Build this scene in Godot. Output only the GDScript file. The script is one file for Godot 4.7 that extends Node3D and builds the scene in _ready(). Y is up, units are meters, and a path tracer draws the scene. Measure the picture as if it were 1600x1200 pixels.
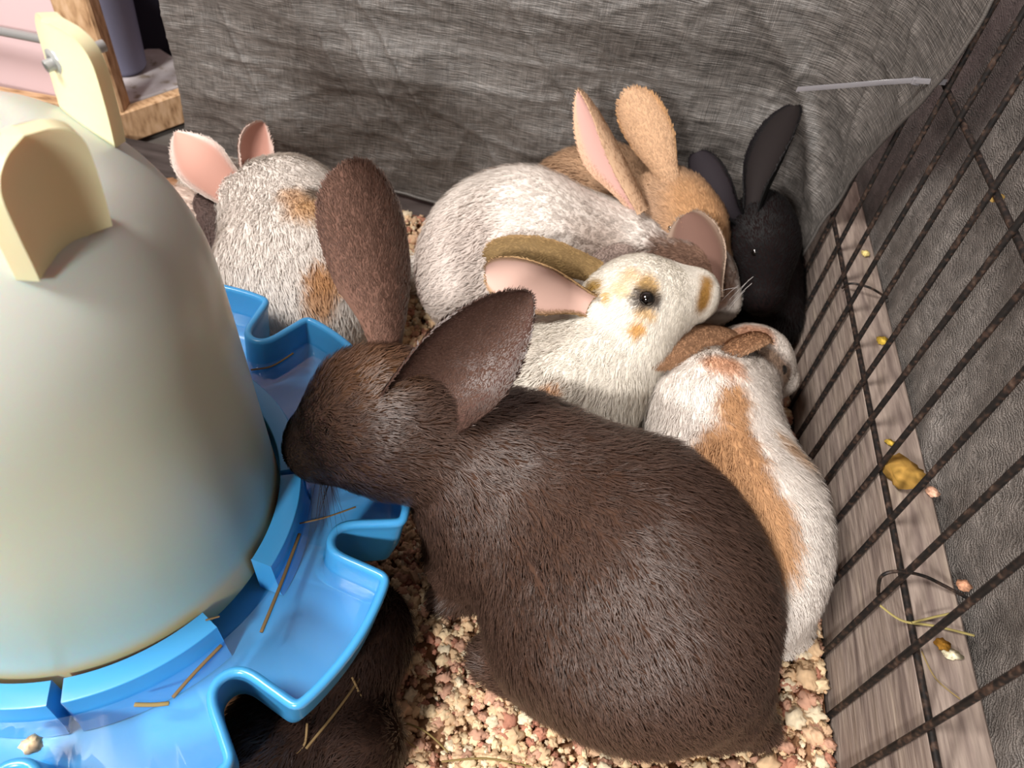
extends Node3D
# A corner of a rabbit pen: seven young rabbits huddle between a wire panel and a tarpaulin, one drinks from a poultry waterer.

var rng := RandomNumberGenerator.new()
var names := {}
var mats := {}
var noise_big := FastNoiseLite.new()
var noise_fine := FastNoiseLite.new()
var strand_mesh: ArrayMesh

# ------------------------------------------------------------------ geometry collector
class Geo:
	var v := PackedVector3Array()
	var n := PackedVector3Array()
	var c := PackedColorArray()
	var uv := PackedVector2Array()
	var ix := PackedInt32Array()
	var flow := PackedVector3Array()   # lie of the hair
	var hair := PackedFloat32Array()   # length of the hair, 0 for none

	func add(p: Vector3, q: Vector3, col := Color.WHITE, t := Vector2.ZERO) -> int:
		v.append(p); n.append(q); c.append(col); uv.append(t)
		return v.size() - 1

	func tri(a: int, b: int, d: int) -> void:
		ix.append(a); ix.append(b); ix.append(d)

	# a grid of points, row by row
	func grid(pts: Array, closed_u := false, col := Color.WHITE, us := 1.0, vs := 1.0, cols = null) -> void:
		var rows := pts.size()
		var cn: int = pts[0].size()
		var base := v.size()
		for j in rows:
			for i in cn:
				var l: Vector3 = pts[j][(i - 1 + cn) % cn if closed_u else maxi(i - 1, 0)]
				var r: Vector3 = pts[j][(i + 1) % cn if closed_u else mini(i + 1, cn - 1)]
				var d: Vector3 = pts[maxi(j - 1, 0)][i]
				var u: Vector3 = pts[mini(j + 1, rows - 1)][i]
				var nn := (r - l).cross(u - d)
				nn = nn.normalized() if nn.length() > 1e-14 else Vector3.UP
				add(pts[j][i], nn, cols[j][i] if cols != null else col, Vector2(us * i / maxf(1, cn - 1), vs * j / maxf(1, rows - 1)))
		var m := cn if closed_u else cn - 1
		for j in rows - 1:
			for i in m:
				var a := base + j * cn + i
				var b := base + j * cn + (i + 1) % cn
				tri(a, a + cn, b); tri(b, a + cn, b + cn)

	# a round tube along a path
	func tube(path: PackedVector3Array, radii, seg := 8, col := Color.WHITE, flat := 1.0) -> void:
		var rows := []
		var side := Vector3.ZERO
		for k in path.size():
			var t := (path[mini(k + 1, path.size() - 1)] - path[maxi(k - 1, 0)]).normalized()
			if side == Vector3.ZERO:
				side = t.cross(Vector3.UP if absf(t.y) < 0.9 else Vector3.RIGHT).normalized()
			side = (side - t * side.dot(t)).normalized()
			var up := side.cross(t)
			var r: float = radii if radii is float else radii[k]
			var row := []
			for i in seg:
				var a := TAU * i / seg
				row.append(path[k] + (side * cos(a) + up * sin(a) * flat) * r)
			rows.append(row)
		# caps
		var first := []
		var last := []
		for i in seg:
			first.append(path[0]); last.append(path[path.size() - 1])
		rows.push_front(first); rows.push_back(last)
		grid(rows, true, col)

	# a box with chamfered edges
	func box(at: Vector3, size: Vector3, ch := 0.002, turn := Basis.IDENTITY, col := Color.WHITE, uvs := 1.0) -> void:
		var h := size / 2
		var e := Vector3.ONE * minf(ch, minf(h.x, minf(h.y, h.z)) * 0.8)
		for ax in 3:
			for s in [-1.0, 1.0]:
				var nn := Vector3.ZERO; nn[ax] = s
				var u := (ax + 1) % 3
				var w := (ax + 2) % 3
				var q := []
				for k in [[-1, -1], [1, -1], [1, 1], [-1, 1]]:
					var p := Vector3.ZERO
					p[ax] = s * h[ax]; p[u] = k[0] * (h[u] - e[u]); p[w] = k[1] * (h[w] - e[w])
					q.append(p)
				face(q, nn, at, turn, col, uvs)
		for ax in 3:      # edges
			var u := (ax + 1) % 3
			var w := (ax + 2) % 3
			for su in [-1.0, 1.0]:
				for sw in [-1.0, 1.0]:
					var nn := Vector3.ZERO; nn[u] = su; nn[w] = sw
					var q := []
					for k in [[-1, 0], [1, 0], [1, 1], [-1, 1]]:
						var p := Vector3.ZERO
						p[ax] = k[0] * (h[ax] - e[ax])
						p[u] = su * (h[u] if k[1] == 0 else h[u] - e[u])
						p[w] = sw * (h[w] - e[w] if k[1] == 0 else h[w])
						q.append(p)
					face(q, nn.normalized(), at, turn, col, uvs)
		for sx in [-1.0, 1.0]:
			for sy in [-1.0, 1.0]:
				for sz in [-1.0, 1.0]:
					var s := Vector3(sx, sy, sz)
					face([s * (h - Vector3(0, e.y, e.z)), s * (h - Vector3(e.x, 0, e.z)), s * (h - Vector3(e.x, e.y, 0))], s.normalized(), at, turn, col, uvs)

	func face(q: Array, nn: Vector3, at: Vector3, turn: Basis, col: Color, uvs: float) -> void:
		var ccw: bool = (q[1] - q[0]).cross(q[2] - q[0]).dot(nn) > 0
		var b := v.size()
		for p: Vector3 in q:
			var t := Vector2(p.z, p.y)
			if absf(nn.y) > absf(nn.x) and absf(nn.y) >= absf(nn.z): t = Vector2(p.z, p.x)
			elif absf(nn.z) > absf(nn.x): t = Vector2(p.x, p.y)
			add(at + turn * p, turn * nn, col, t * uvs)
		for k in range(1, q.size() - 1):
			if ccw: tri(b, b + k + 1, b + k)
			else: tri(b, b + k, b + k + 1)

	# turned about an upright axis: profile of (radius, height)
	func lathe(prof: PackedVector2Array, at: Vector3, seg := 64, a0 := 0.0, a1 := TAU, cols = null) -> void:
		var full := absf(a1 - a0 - TAU) < 1e-6
		var rows := []
		var cc := []
		for k in prof.size():
			var row := []
			var cr := []
			for i in (seg if full else seg + 1):
				var a := a0 + (a1 - a0) * i / seg
				row.append(at + Vector3(prof[k].x * cos(a), prof[k].y, prof[k].x * sin(a)))
				cr.append(cols[k] if cols != null else Color.WHITE)
			rows.append(row); cc.append(cr)
		grid(rows, full, Color.WHITE, 1, 1, cc)

	func join(o: Geo) -> void:
		var b := v.size()
		while flow.size() < b: flow.append(Vector3.DOWN); hair.append(0)
		v.append_array(o.v); n.append_array(o.n); c.append_array(o.c); uv.append_array(o.uv)
		flow.append_array(o.flow); hair.append_array(o.hair)
		for k in o.ix: ix.append(k + b)

	func mesh() -> ArrayMesh:
		var a := []
		a.resize(Mesh.ARRAY_MAX)
		a[Mesh.ARRAY_VERTEX] = v; a[Mesh.ARRAY_NORMAL] = n; a[Mesh.ARRAY_COLOR] = c; a[Mesh.ARRAY_TEX_UV] = uv; a[Mesh.ARRAY_INDEX] = ix
		var m := ArrayMesh.new()
		m.add_surface_from_arrays(Mesh.PRIMITIVE_TRIANGLES, a)
		return m

# ------------------------------------------------------------------ nodes
func numbered(called: String) -> String:
	names[called] = names.get(called, -1) + 1
	return called if names[called] == 0 else "%s_%03d" % [called, names[called]]

func tag(o: Node, label := "", category := "", group := "", kind := "") -> Node:
	if label: o.set_meta("label", label)
	if category: o.set_meta("category", category)
	if group: o.set_meta("group", group)
	if kind: o.set_meta("kind", kind)
	return o

func obj(called: String, m: Mesh, mat: Material, parent: Node = null) -> MeshInstance3D:
	var o := MeshInstance3D.new()
	o.name = called if parent else numbered(called)
	o.mesh = m
	o.material_override = mat
	(parent if parent else self).add_child(o, true)
	return o

func thing(called: String, label: String, category: String, at := Vector3.ZERO, group := "") -> Node3D:
	var o := Node3D.new()
	o.name = numbered(called)
	o.position = at
	add_child(o, true)
	tag(o, label, category, group)
	return o

func lin(r: float, g: float, b: float) -> Color:
	return Color(r / 255.0, g / 255.0, b / 255.0).srgb_to_linear()

func mat(rough := 0.7, col := Color.WHITE, vertex := true, spec := 0.5) -> StandardMaterial3D:
	var m := StandardMaterial3D.new()
	m.albedo_color = col
	m.roughness = rough
	m.metallic_specular = spec
	m.vertex_color_use_as_albedo = vertex
	return m

func noise_tex(size: int, freq: float, ramp: Array, oct := 4, seed_ := 1, kind := FastNoiseLite.TYPE_SIMPLEX_SMOOTH) -> NoiseTexture2D:
	var f := FastNoiseLite.new()
	f.noise_type = kind
	f.frequency = freq
	f.fractal_octaves = oct
	f.seed = seed_
	var t := NoiseTexture2D.new()
	t.width = size; t.height = size
	t.seamless = true
	t.noise = f
	if ramp.size():
		var g := Gradient.new()
		var offs := PackedFloat32Array()
		var cols := PackedColorArray()
		for r in ramp:
			offs.append(r[0]); cols.append(r[1])
		g.offsets = offs; g.colors = cols
		t.color_ramp = g
	return t

func c8(r: float, g: float, b: float) -> Color:
	return Color(r / 255.0, g / 255.0, b / 255.0)

# ------------------------------------------------------------------ rabbits: a smooth field round bones, meshed as surface nets
class Body:
	var kind := PackedInt32Array()
	var a := PackedVector3Array()
	var ba := PackedVector3Array()
	var inv := PackedFloat32Array()
	var ra := PackedFloat32Array()
	var rb := PackedFloat32Array()
	var k := PackedFloat32Array()
	var bi: Array[Basis] = []
	var rad := PackedVector3Array()
	var fl := PackedVector3Array()
	var lo := Vector3.ONE * 1e9
	var hi := Vector3.ONE * -1e9

	func bone(p: Vector3, q: Vector3, r0: float, r1: float, kk := 0.03, way := 1.0) -> void:
		kind.append(0); a.append(p); ba.append(q - p); inv.append(1.0 / maxf((q - p).length_squared(), 1e-9))
		ra.append(r0); rb.append(r1); k.append(kk); bi.append(Basis.IDENTITY); rad.append(Vector3.ONE)
		fl.append((q - p).normalized() * way)
		for e in [[p, r0], [q, r1]]:
			lo = lo.min(e[0] - Vector3.ONE * e[1]); hi = hi.max(e[0] + Vector3.ONE * e[1])

	# an ellipsoid with its long axis z along «along», its y nearest to up
	func egg(p: Vector3, along: Vector3, r: Vector3, kk := 0.03, way := 1.0, up := Vector3.UP) -> void:
		var z := along.normalized()
		var x := up.cross(z).normalized()
		var y := z.cross(x)
		var b := Basis(x, y, z)
		kind.append(1); a.append(p); ba.append(Vector3.ZERO); inv.append(1.0); ra.append(0); rb.append(0); k.append(kk)
		bi.append(Basis(x / r.x, y / r.y, z / r.z).transposed()); rad.append(r)
		fl.append(z * way)
		var m := maxf(r.x, maxf(r.y, r.z))
		lo = lo.min(p - Vector3.ONE * m); hi = hi.max(p + Vector3.ONE * m)

	func one(i: int, p: Vector3) -> float:
		if kind[i] == 0:
			var pa := p - a[i]
			var h := clampf(pa.dot(ba[i]) * inv[i], 0, 1)
			return (pa - ba[i] * h).length() - lerpf(ra[i], rb[i], h)
		var q: Vector3 = bi[i] * (p - a[i])
		var k0 := q.length()
		var k1 := (q / rad[i]).length()
		return k0 * (k0 - 1.0) / maxf(k1, 1e-6)

	func at(p: Vector3, which: PackedInt32Array) -> float:
		var d := 1.0
		for i in which:
			var di := one(i, p)
			var kk := k[i]
			var h := maxf(kk - absf(d - di), 0.0) / kk
			d = minf(d, di) - h * h * kk * 0.25
		return d

	func flow_at(p: Vector3) -> Vector3:
		var f := Vector3.ZERO
		for i in kind.size():
			var d := maxf(one(i, p), -0.004) + 0.012
			f += fl[i] / (d * d * d)
		return f.normalized()

	func skin(cell: float, floor_y := 0.001) -> Geo:
		var g := Geo.new()
		var pad := Vector3.ONE * 0.02
		var o := lo - pad
		var dim := Vector3i(((hi + pad - o) / (cell * 4)).ceil()) * 4 + Vector3i.ONE
		var nx := dim.x
		var nxy := dim.x * dim.y
		var f := PackedFloat32Array()
		f.resize(nxy * dim.z)
		f.fill(9.0)
		var all := PackedInt32Array(range(kind.size()))
		var blocks := []
		var half := cell * 2.0 * 1.74
		for bz in range(0, dim.z - 1, 4):
			for by in range(0, dim.y - 1, 4):
				for bx in range(0, dim.x - 1, 4):
					var mid := o + Vector3(bx + 2, by + 2, bz + 2) * cell
					var d := at(mid, all)
					if absf(d) > half * 1.6 + 0.004: continue
					var near := PackedInt32Array()
					for i in all:
						if one(i, mid) < d + half * 2.0 + k[i] + 0.01: near.append(i)
					blocks.append(Vector3i(bx, by, bz))
					for z in 5:
						for y in 5:
							for x in 5:
								var at_ := bx + x + (by + y) * nx + (bz + z) * nxy
								if f[at_] < 8.0: continue
								var p := o + Vector3(bx + x, by + y, bz + z) * cell
								f[at_] = maxf(at(p, near), floor_y - p.y)
		var who := {}
		var corner := [0, 1, nx, nx + 1, nxy, nxy + 1, nxy + nx, nxy + nx + 1]
		var off := [Vector3(0, 0, 0), Vector3(1, 0, 0), Vector3(0, 1, 0), Vector3(1, 1, 0), Vector3(0, 0, 1), Vector3(1, 0, 1), Vector3(0, 1, 1), Vector3(1, 1, 1)]
		var edges := [[0, 1], [2, 3], [4, 5], [6, 7], [0, 2], [1, 3], [4, 6], [5, 7], [0, 4], [1, 5], [2, 6], [3, 7]]
		var s := PackedFloat32Array()
		s.resize(8)
		for b: Vector3i in blocks:
			for z in 4:
				for y in 4:
					for x in 4:
						var i0 := b.x + x + (b.y + y) * nx + (b.z + z) * nxy
						var neg := 0
						for c_ in 8:
							s[c_] = f[i0 + corner[c_]]
							if s[c_] < 0: neg += 1
						if neg == 0 or neg == 8: continue
						var sum := Vector3.ZERO
						var cnt := 0
						for e in edges:
							var s0 := s[e[0]]
							var s1 := s[e[1]]
							if (s0 < 0) != (s1 < 0):
								sum += off[e[0]].lerp(off[e[1]], s0 / (s0 - s1)); cnt += 1
						var p := o + (Vector3(b.x + x, b.y + y, b.z + z) + sum / cnt) * cell
						var nn := Vector3(s[1] + s[3] + s[5] + s[7] - s[0] - s[2] - s[4] - s[6], s[2] + s[3] + s[6] + s[7] - s[0] - s[1] - s[4] - s[5], s[4] + s[5] + s[6] + s[7] - s[0] - s[1] - s[2] - s[3]).normalized()
						who[i0] = g.add(p, nn)
						var q := flow_at(p)
						q = q + Vector3.DOWN * 0.35
						g.flow.append((q - nn * q.dot(nn)).normalized())
						g.hair.append(1.0)
		for i0: int in who:
			var inside := f[i0] < 0
			for e in [[1, nx, nxy], [nx, nxy, 1], [nxy, 1, nx]]:
				var other: float = f[i0 + e[0]]
				if other > 8.0 or (other < 0) == inside: continue
				var w0: int = who.get(i0, -1)
				var w1: int = who.get(i0 - e[1], -1)
				var w2: int = who.get(i0 - e[1] - e[2], -1)
				var w3: int = who.get(i0 - e[2], -1)
				if w1 < 0 or w2 < 0 or w3 < 0: continue
				if inside:
					g.tri(w0, w2, w1); g.tri(w0, w3, w2)
				else:
					g.tri(w0, w1, w2); g.tri(w0, w2, w3)
		return g

# a leaf-shaped cup along a bent line: ears, and the lugs of the waterer
func cup(base: Vector3, ctrl: Vector3, tip: Vector3, face: Vector3, width: float, cup0: float, cup1: float, th: float, cout: Color, cin: Color, rim: Color, root := 0.42, twist := 0.0, blunt := 2.4, hair := 0.35, roll := 0.0, thin := 0.72, point := 0.5, fuzz := 0.0) -> Geo:
	var g := Geo.new()
	var nt := 26
	var ns := 16
	for side in 2:
		var b := g.v.size()
		for j in nt + 1:
			var t := float(j) / nt
			t = 1.0 - (1.0 - t) * (1.0 - t) * 0.55 - (1.0 - t) * 0.45
			var p := base.lerp(ctrl, t).lerp(ctrl.lerp(tip, t), t)
			var tg := ((ctrl - base).lerp(tip - ctrl, t)).normalized()
			var f := (face - tg * face.dot(tg)).normalized().rotated(tg, twist * t)
			var s := tg.cross(f)
			var w := width * lerpf(root, 1.0, smoothstep(0.0, 0.5, t)) * pow(maxf(1.0 - pow(maxf(0.0, (t - 0.5) / 0.5), blunt), 0.0), point) * 0.5
			var arc := lerpf(cup0, cup1, smoothstep(0.0, 0.9, t))
			var r := 2.0 * w / arc
			for i in ns + 1:
				var u := 2.0 * i / ns - 1.0
				var ang := u * arc * 0.5 + roll * t * maxf(u, 0.0) * arc
				var nn := -s * sin(ang) + f * cos(ang)
				var thick := th * (1.0 - thin * pow(absf(u), 3.0)) * (1.0 - 0.7 * thin * t * t)
				var q := p + s * r * sin(ang) + f * r * (1.0 - cos(ang))
				var col := cout if side == 0 else cin
				col = col.lerp(rim, smoothstep(0.70, 0.95, absf(u)) * 0.85)
				if side == 0: q -= nn * thick
				g.add(q, -nn if side == 0 else nn, col, Vector2(u, t))
				g.flow.append(tg); g.hair.append(hair if side == 0 else maxf(fuzz, hair * smoothstep(0.6, 0.9, absf(u)) * 0.8))
		for j in nt:
			for i in ns:
				var a := b + j * (ns + 1) + i
				if side == 1:
					g.tri(a, a + ns + 1, a + 1); g.tri(a + 1, a + ns + 1, a + ns + 2)
				else:
					g.tri(a, a + 1, a + ns + 1); g.tri(a + 1, a + ns + 2, a + ns + 1)
	# the rim that joins the two faces, with edges of its own
	var half := (nt + 1) * (ns + 1)
	var seam := PackedInt32Array()
	for i in ns + 1: seam.append(i)
	for j in range(1, nt + 1): seam.append(j * (ns + 1) + ns)
	for i in range(ns - 1, -1, -1): seam.append(nt * (ns + 1) + i)
	for j in range(nt - 1, -1, -1): seam.append(j * (ns + 1))
	var b0 := g.v.size()
	for k in seam.size():
		var a := seam[k]
		var before := g.v[seam[maxi(k - 1, 0)]]
		var after := g.v[seam[mini(k + 1, seam.size() - 1)]]
		var nn := (after - before).cross(g.n[a]).normalized()
		if nn.dot(g.v[a] - base.lerp(tip, 0.5)) < 0: nn = -nn
		for q in [a, a + half]:
			g.add(g.v[q], nn, g.c[a].lerp(rim, 0.5), g.uv[a])
			g.flow.append(g.flow[a]); g.hair.append(hair * 0.8)
	for k in seam.size() - 1:
		var a := b0 + k * 2
		g.tri(a, a + 1, a + 2); g.tri(a + 2, a + 1, a + 3)
	return g

func make_strand() -> ArrayMesh:
	var g := Geo.new()
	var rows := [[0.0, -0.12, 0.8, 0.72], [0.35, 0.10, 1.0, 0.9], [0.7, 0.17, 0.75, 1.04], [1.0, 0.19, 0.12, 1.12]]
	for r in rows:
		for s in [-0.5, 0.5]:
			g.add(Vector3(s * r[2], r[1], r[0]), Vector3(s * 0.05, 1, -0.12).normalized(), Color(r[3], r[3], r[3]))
	for j in 3:
		g.tri(j * 2, j * 2 + 1, j * 2 + 2); g.tri(j * 2 + 1, j * 2 + 3, j * 2 + 2)
	return g.mesh()

# patches: [from, to, radius, colour, softness]; a coat is its base colour under its patches
func coat(p: Vector3, base: Color, patches: Array, edge := 0.35) -> Color:
	var col := base
	var w := noise_big.get_noise_3dv(p * 1.0) * edge + noise_fine.get_noise_3dv(p) * edge * 0.6
	for t in patches:
		var pa: Vector3 = p - t[0]
		var ba: Vector3 = t[1] - t[0]
		var h := clampf(pa.dot(ba) / maxf(ba.length_squared(), 1e-9), 0, 1)
		var d: float = (pa - ba * h).length() / t[2] + w
		col = col.lerp(t[3], (1.0 - smoothstep(1.0 - t[4], 1.0 + t[4], d)) * (t[5] if t.size() > 5 else 1.0))
	return col

func fur(g: Geo, parent: Node3D, count: int, length: float, width: float, vary: float, lift: float, mat_: Material) -> void:
	var cum := PackedFloat32Array()
	var total := 0.0
	for t in range(0, g.ix.size(), 3):
		var a := g.ix[t]
		var ar := (g.v[g.ix[t + 1]] - g.v[a]).cross(g.v[g.ix[t + 2]] - g.v[a]).length()
		if g.hair[a] < 0.05 or (g.v[a].y < 0.012): ar = 0.0
		total += ar / maxf(g.hair[a], 0.3)
		cum.append(total)
	var mm := MultiMesh.new()
	mm.transform_format = MultiMesh.TRANSFORM_3D
	mm.use_colors = true
	mm.mesh = strand_mesh
	mm.instance_count = count
	for s in count:
		var t := cum.bsearch(rng.randf() * total) * 3
		if t >= g.ix.size(): t = g.ix.size() - 3
		var i := g.ix[t]
		var j := g.ix[t + 1]
		var l := g.ix[t + 2]
		var u := rng.randf()
		var w := rng.randf()
		if u + w > 1.0:
			u = 1.0 - u; w = 1.0 - w
		var o := 1.0 - u - w
		var p := g.v[i] * o + g.v[j] * u + g.v[l] * w
		var nn := (g.n[i] * o + g.n[j] * u + g.n[l] * w).normalized()
		var fl := g.flow[i] * o + g.flow[j] * u + g.flow[l] * w
		var hl := g.hair[i] * o + g.hair[j] * u + g.hair[l] * w
		fl += Vector3(rng.randf() - 0.5, rng.randf() - 0.5, rng.randf() - 0.5) * 0.55
		var wob := noise_fine.get_noise_3dv(p * 0.6)
		fl += fl.cross(nn) * wob * 0.9
		fl = (fl - nn * fl.dot(nn)).normalized()
		var dir := (fl + nn * lift * (0.5 + rng.randf())).normalized()
		var x := dir.cross(nn).normalized()
		var y := x.cross(dir) * -1.0
		if y.dot(nn) < 0: y = -y; x = -x
		var ln := length * hl * rng.randf_range(0.65, 1.2)
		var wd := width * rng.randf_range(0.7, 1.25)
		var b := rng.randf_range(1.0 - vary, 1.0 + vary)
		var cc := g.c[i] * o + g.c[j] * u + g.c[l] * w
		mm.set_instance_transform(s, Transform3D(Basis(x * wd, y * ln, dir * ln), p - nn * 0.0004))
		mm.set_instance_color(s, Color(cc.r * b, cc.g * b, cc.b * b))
	var o2 := MultiMeshInstance3D.new()
	o2.name = "fur"
	o2.multimesh = mm
	o2.material_override = mat_
	parent.add_child(o2, true)
	tag(o2, "", "", "", "stuff")

func whiskers(parent: Node3D, at: Vector3, out: Vector3, drop: Vector3, count: int, length: float, col: Color) -> void:
	var g := Geo.new()
	for i in count:
		var d := (out + Vector3(rng.randf() - 0.5, rng.randf() - 0.5, rng.randf() - 0.5) * 0.9).normalized()
		var p := PackedVector3Array()
		var st := at + Vector3(rng.randf() - 0.5, rng.randf() - 0.5, rng.randf() - 0.5) * 0.012
		var r := []
		var ln := length * rng.randf_range(0.6, 1.1)
		for k in 6:
			var t := k / 5.0
			p.append(st + d * ln * t + drop * ln * 0.3 * t * t)
			r.append(0.00022 * (1.0 - 0.8 * t))
		g.tube(p, r, 4, col)
	tag(obj("whiskers", g.mesh(), mats.hair, parent), "", "", "", "stuff")

func ball(at: Vector3, r: float, squash := Vector3.ONE, turn := Basis.IDENTITY) -> Geo:
	var g := Geo.new()
	var rows := []
	for j in 13:
		var a := PI * j / 12.0
		var row := []
		for i in 20:
			var b := TAU * i / 20.0
			row.append(at + turn * (Vector3(sin(a) * cos(b), cos(a), sin(a) * sin(b)) * squash * r))
		rows.append(row)
	g.grid(rows, true)
	for k in g.v.size(): g.n[k] = (g.v[k] - at).normalized()
	return g

# the nearest point of the skin, sunk by a depth
func onto(b: Body, at: Vector3, all: PackedInt32Array, sunk: float) -> Vector3:
	var p := at
	var h := 0.001
	for turn in 6:
		var gr := Vector3(b.at(p + Vector3(h, 0, 0), all) - b.at(p - Vector3(h, 0, 0), all), b.at(p + Vector3(0, h, 0), all) - b.at(p - Vector3(0, h, 0), all), b.at(p + Vector3(0, 0, h), all) - b.at(p - Vector3(0, 0, h), all)).normalized()
		p -= gr * (b.at(p, all) + sunk)
	return p

# spec: bones, eggs, ears, coat and so on
func rabbit(label: String, s: Dictionary) -> Node3D:
	var o := thing("rabbit", label, "rabbit", s.at)
	var b := Body.new()
	for e in s.body:
		if e[0] is String:
			b.egg(e[1] - s.at, e[2], e[3], e[4] if e.size() > 4 else 0.03, e[5] if e.size() > 5 else 1.0)
		else:
			b.bone(e[0] - s.at, e[1] - s.at, e[2], e[3], e[4] if e.size() > 4 else 0.03)
	var g := b.skin(s.get("cell", 0.004), 0.001 - s.at.y)
	var all := PackedInt32Array(range(b.kind.size()))
	var spots := []
	for t in s.get("patches", []):
		var q: Array = t.duplicate()
		for k in 2: q[k] = onto(b, q[k] - s.at, all, 0.0) + s.at
		spots.append(q)
	for i in g.v.size():
		var p := g.v[i] + Vector3(s.at)
		g.c[i] = coat(p, s.base, spots, s.get("edge", 0.35))
		for q in s.get("short", []):
			g.hair[i] = minf(g.hair[i], lerpf(q[2], 1.0, smoothstep(q[1] * 0.7, q[1] * 1.5, p.distance_to(q[0]))))
	for e in s.ears:
		var eg := cup(e.base - s.at, e.ctrl - s.at, e.tip - s.at, e.face, e.width, e.get("c0", 4.2), e.get("c1", 1.6), e.get("th", 0.0035), e.get("out", s.base), e.get("inn", lin(190, 140, 130)), e.get("rim", e.get("out", s.base)), e.get("root", 0.42), e.get("twist", 0.0), e.get("blunt", 2.4), 0.35, e.get("roll", 0.0), 0.72, e.get("point", 0.5), e.get("fuzz", 0.0))
		if e.has("patches"):
			for i in eg.v.size():
				if eg.n[i].dot(e.face) < 0.0 or absf(eg.uv[i].x) > 0.75:
					eg.c[i] = coat(eg.v[i] + Vector3(s.at), eg.c[i], e.patches, 0.5)
		g.join(eg)
	obj("body", g.mesh(), mats.skin, o)
	for e in s.get("eyes", []):
		var p := onto(b, e[0] - s.at, all, e[1] * (e[2] if e.size() > 2 else 0.35))
		obj("eye", ball(p, e[1]).mesh(), mats.eye, o)
	for e in s.get("whiskers", []):
		whiskers(o, e[0] - s.at, e[1], e[2], e[3], e[4], e[5])
	if s.get("fur", 0) > 0:
		fur(g, o, s.fur, s.get("len", 0.012), s.get("wide", 0.0007), s.get("vary", 0.22), s.get("lift", 0.16), mats.fur_dark if s.get("dark", false) else mats.fur)
	return o

# ------------------------------------------------------------------ the scene
func _ready() -> void:
	# camera
	var cam := Camera3D.new()
	cam.name = "camera"
	cam.transform = Transform3D(Basis(Vector3(0.9782, 0.0974, -0.1836), Vector3(-0.2014, 0.6633, -0.7208), Vector3(0.0516, 0.7420, 0.6684)), Vector3(0, 0.57, 0))
	cam.fov = 55.11
	cam.near = 0.02
	var ca := CameraAttributesPhysical.new()
	ca.frustum_focal_length = 23.0
	ca.frustum_focus_distance = 0.52
	ca.frustum_near = 0.02
	ca.frustum_far = 50.0
	ca.exposure_aperture = 9.0
	cam.attributes = ca
	add_child(cam)
	cam.current = true
	# air and exposure
	var env := Environment.new()
	env.background_mode = Environment.BG_COLOR
	env.background_color = Color(0.02, 0.02, 0.02)
	env.tonemap_mode = Environment.TONE_MAPPER_LINEAR
	env.tonemap_exposure = 1.0
	env.sdfgi_enabled = true
	env.ssao_enabled = true
	env.ssil_enabled = true
	var we := WorldEnvironment.new()
	we.name = "world"
	we.environment = env
	add_child(we)
	# the lamps of the room
	lamp("ceiling_lamp", "flat white ceiling lamp over the waterer", Vector3(-0.92, 1.85, 0.22), Vector3(0.42, -0.9, -0.22), Vector2(0.5, 0.5), 5.0, Color(1.0, 0.975, 0.95))
	lamp("ceiling_lamp", "smaller flat white lamp hung in front of the pen", Vector3(-0.36, 1.1, 1.2), Vector3(0.1, -0.42, -0.9), Vector2(0.17, 0.17), 3.2, Color(1.0, 0.98, 0.96))

	noise_big.frequency = 28.0; noise_big.fractal_octaves = 3; noise_big.seed = 5
	noise_fine.frequency = 160.0; noise_fine.fractal_octaves = 2; noise_fine.seed = 9
	strand_mesh = make_strand()
	materials()
	room()
	pen()
	bedding()
	waterer()
	rabbits()
	litter()

func lamp(called: String, label: String, at: Vector3, towards: Vector3, size: Vector2, energy: float, col: Color) -> void:
	var o := thing(called, label, "lamp", at, "")
	var z := -towards.normalized()
	var x := Vector3.FORWARD.cross(z).normalized() if absf(z.y) < 0.99 else Vector3.RIGHT
	var turn := Basis(x, z.cross(x), z)
	var g := Geo.new()
	g.box(Vector3.ZERO, Vector3(size.x + 0.03, size.y + 0.03, 0.03), 0.004, turn)
	obj("housing", g.mesh(), mat(0.5, Color(0.9, 0.9, 0.9), false), o)
	g = Geo.new()
	g.box(turn * Vector3(0, 0, -0.0165), Vector3(size.x, size.y, 0.004), 0.001, turn)
	var m := mat(0.6, Color(0.9, 0.9, 0.88), false)
	m.emission_enabled = true
	m.emission = col
	m.emission_energy_multiplier = 2.0
	obj("diffuser", g.mesh(), m, o)
	var l := AreaLight3D.new()
	l.name = "light"
	l.area_size = size
	l.area_normalize_energy = true
	l.light_energy = energy
	l.light_color = col
	l.area_range = 12.0
	l.area_attenuation = 2.0
	l.shadow_enabled = true
	l.transform = Transform3D(turn, -z * 0.03)
	o.add_child(l)
	g = Geo.new()
	if called == "ceiling_lamp":
		var top := Vector3(0, 2.42 - at.y, 0)
		g.tube(PackedVector3Array([Vector3(0, 0.01, 0), top]), 0.008, 8)
		obj("rod", g.mesh(), mat(0.4, Color(0.7, 0.7, 0.7), false), o)

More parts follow.
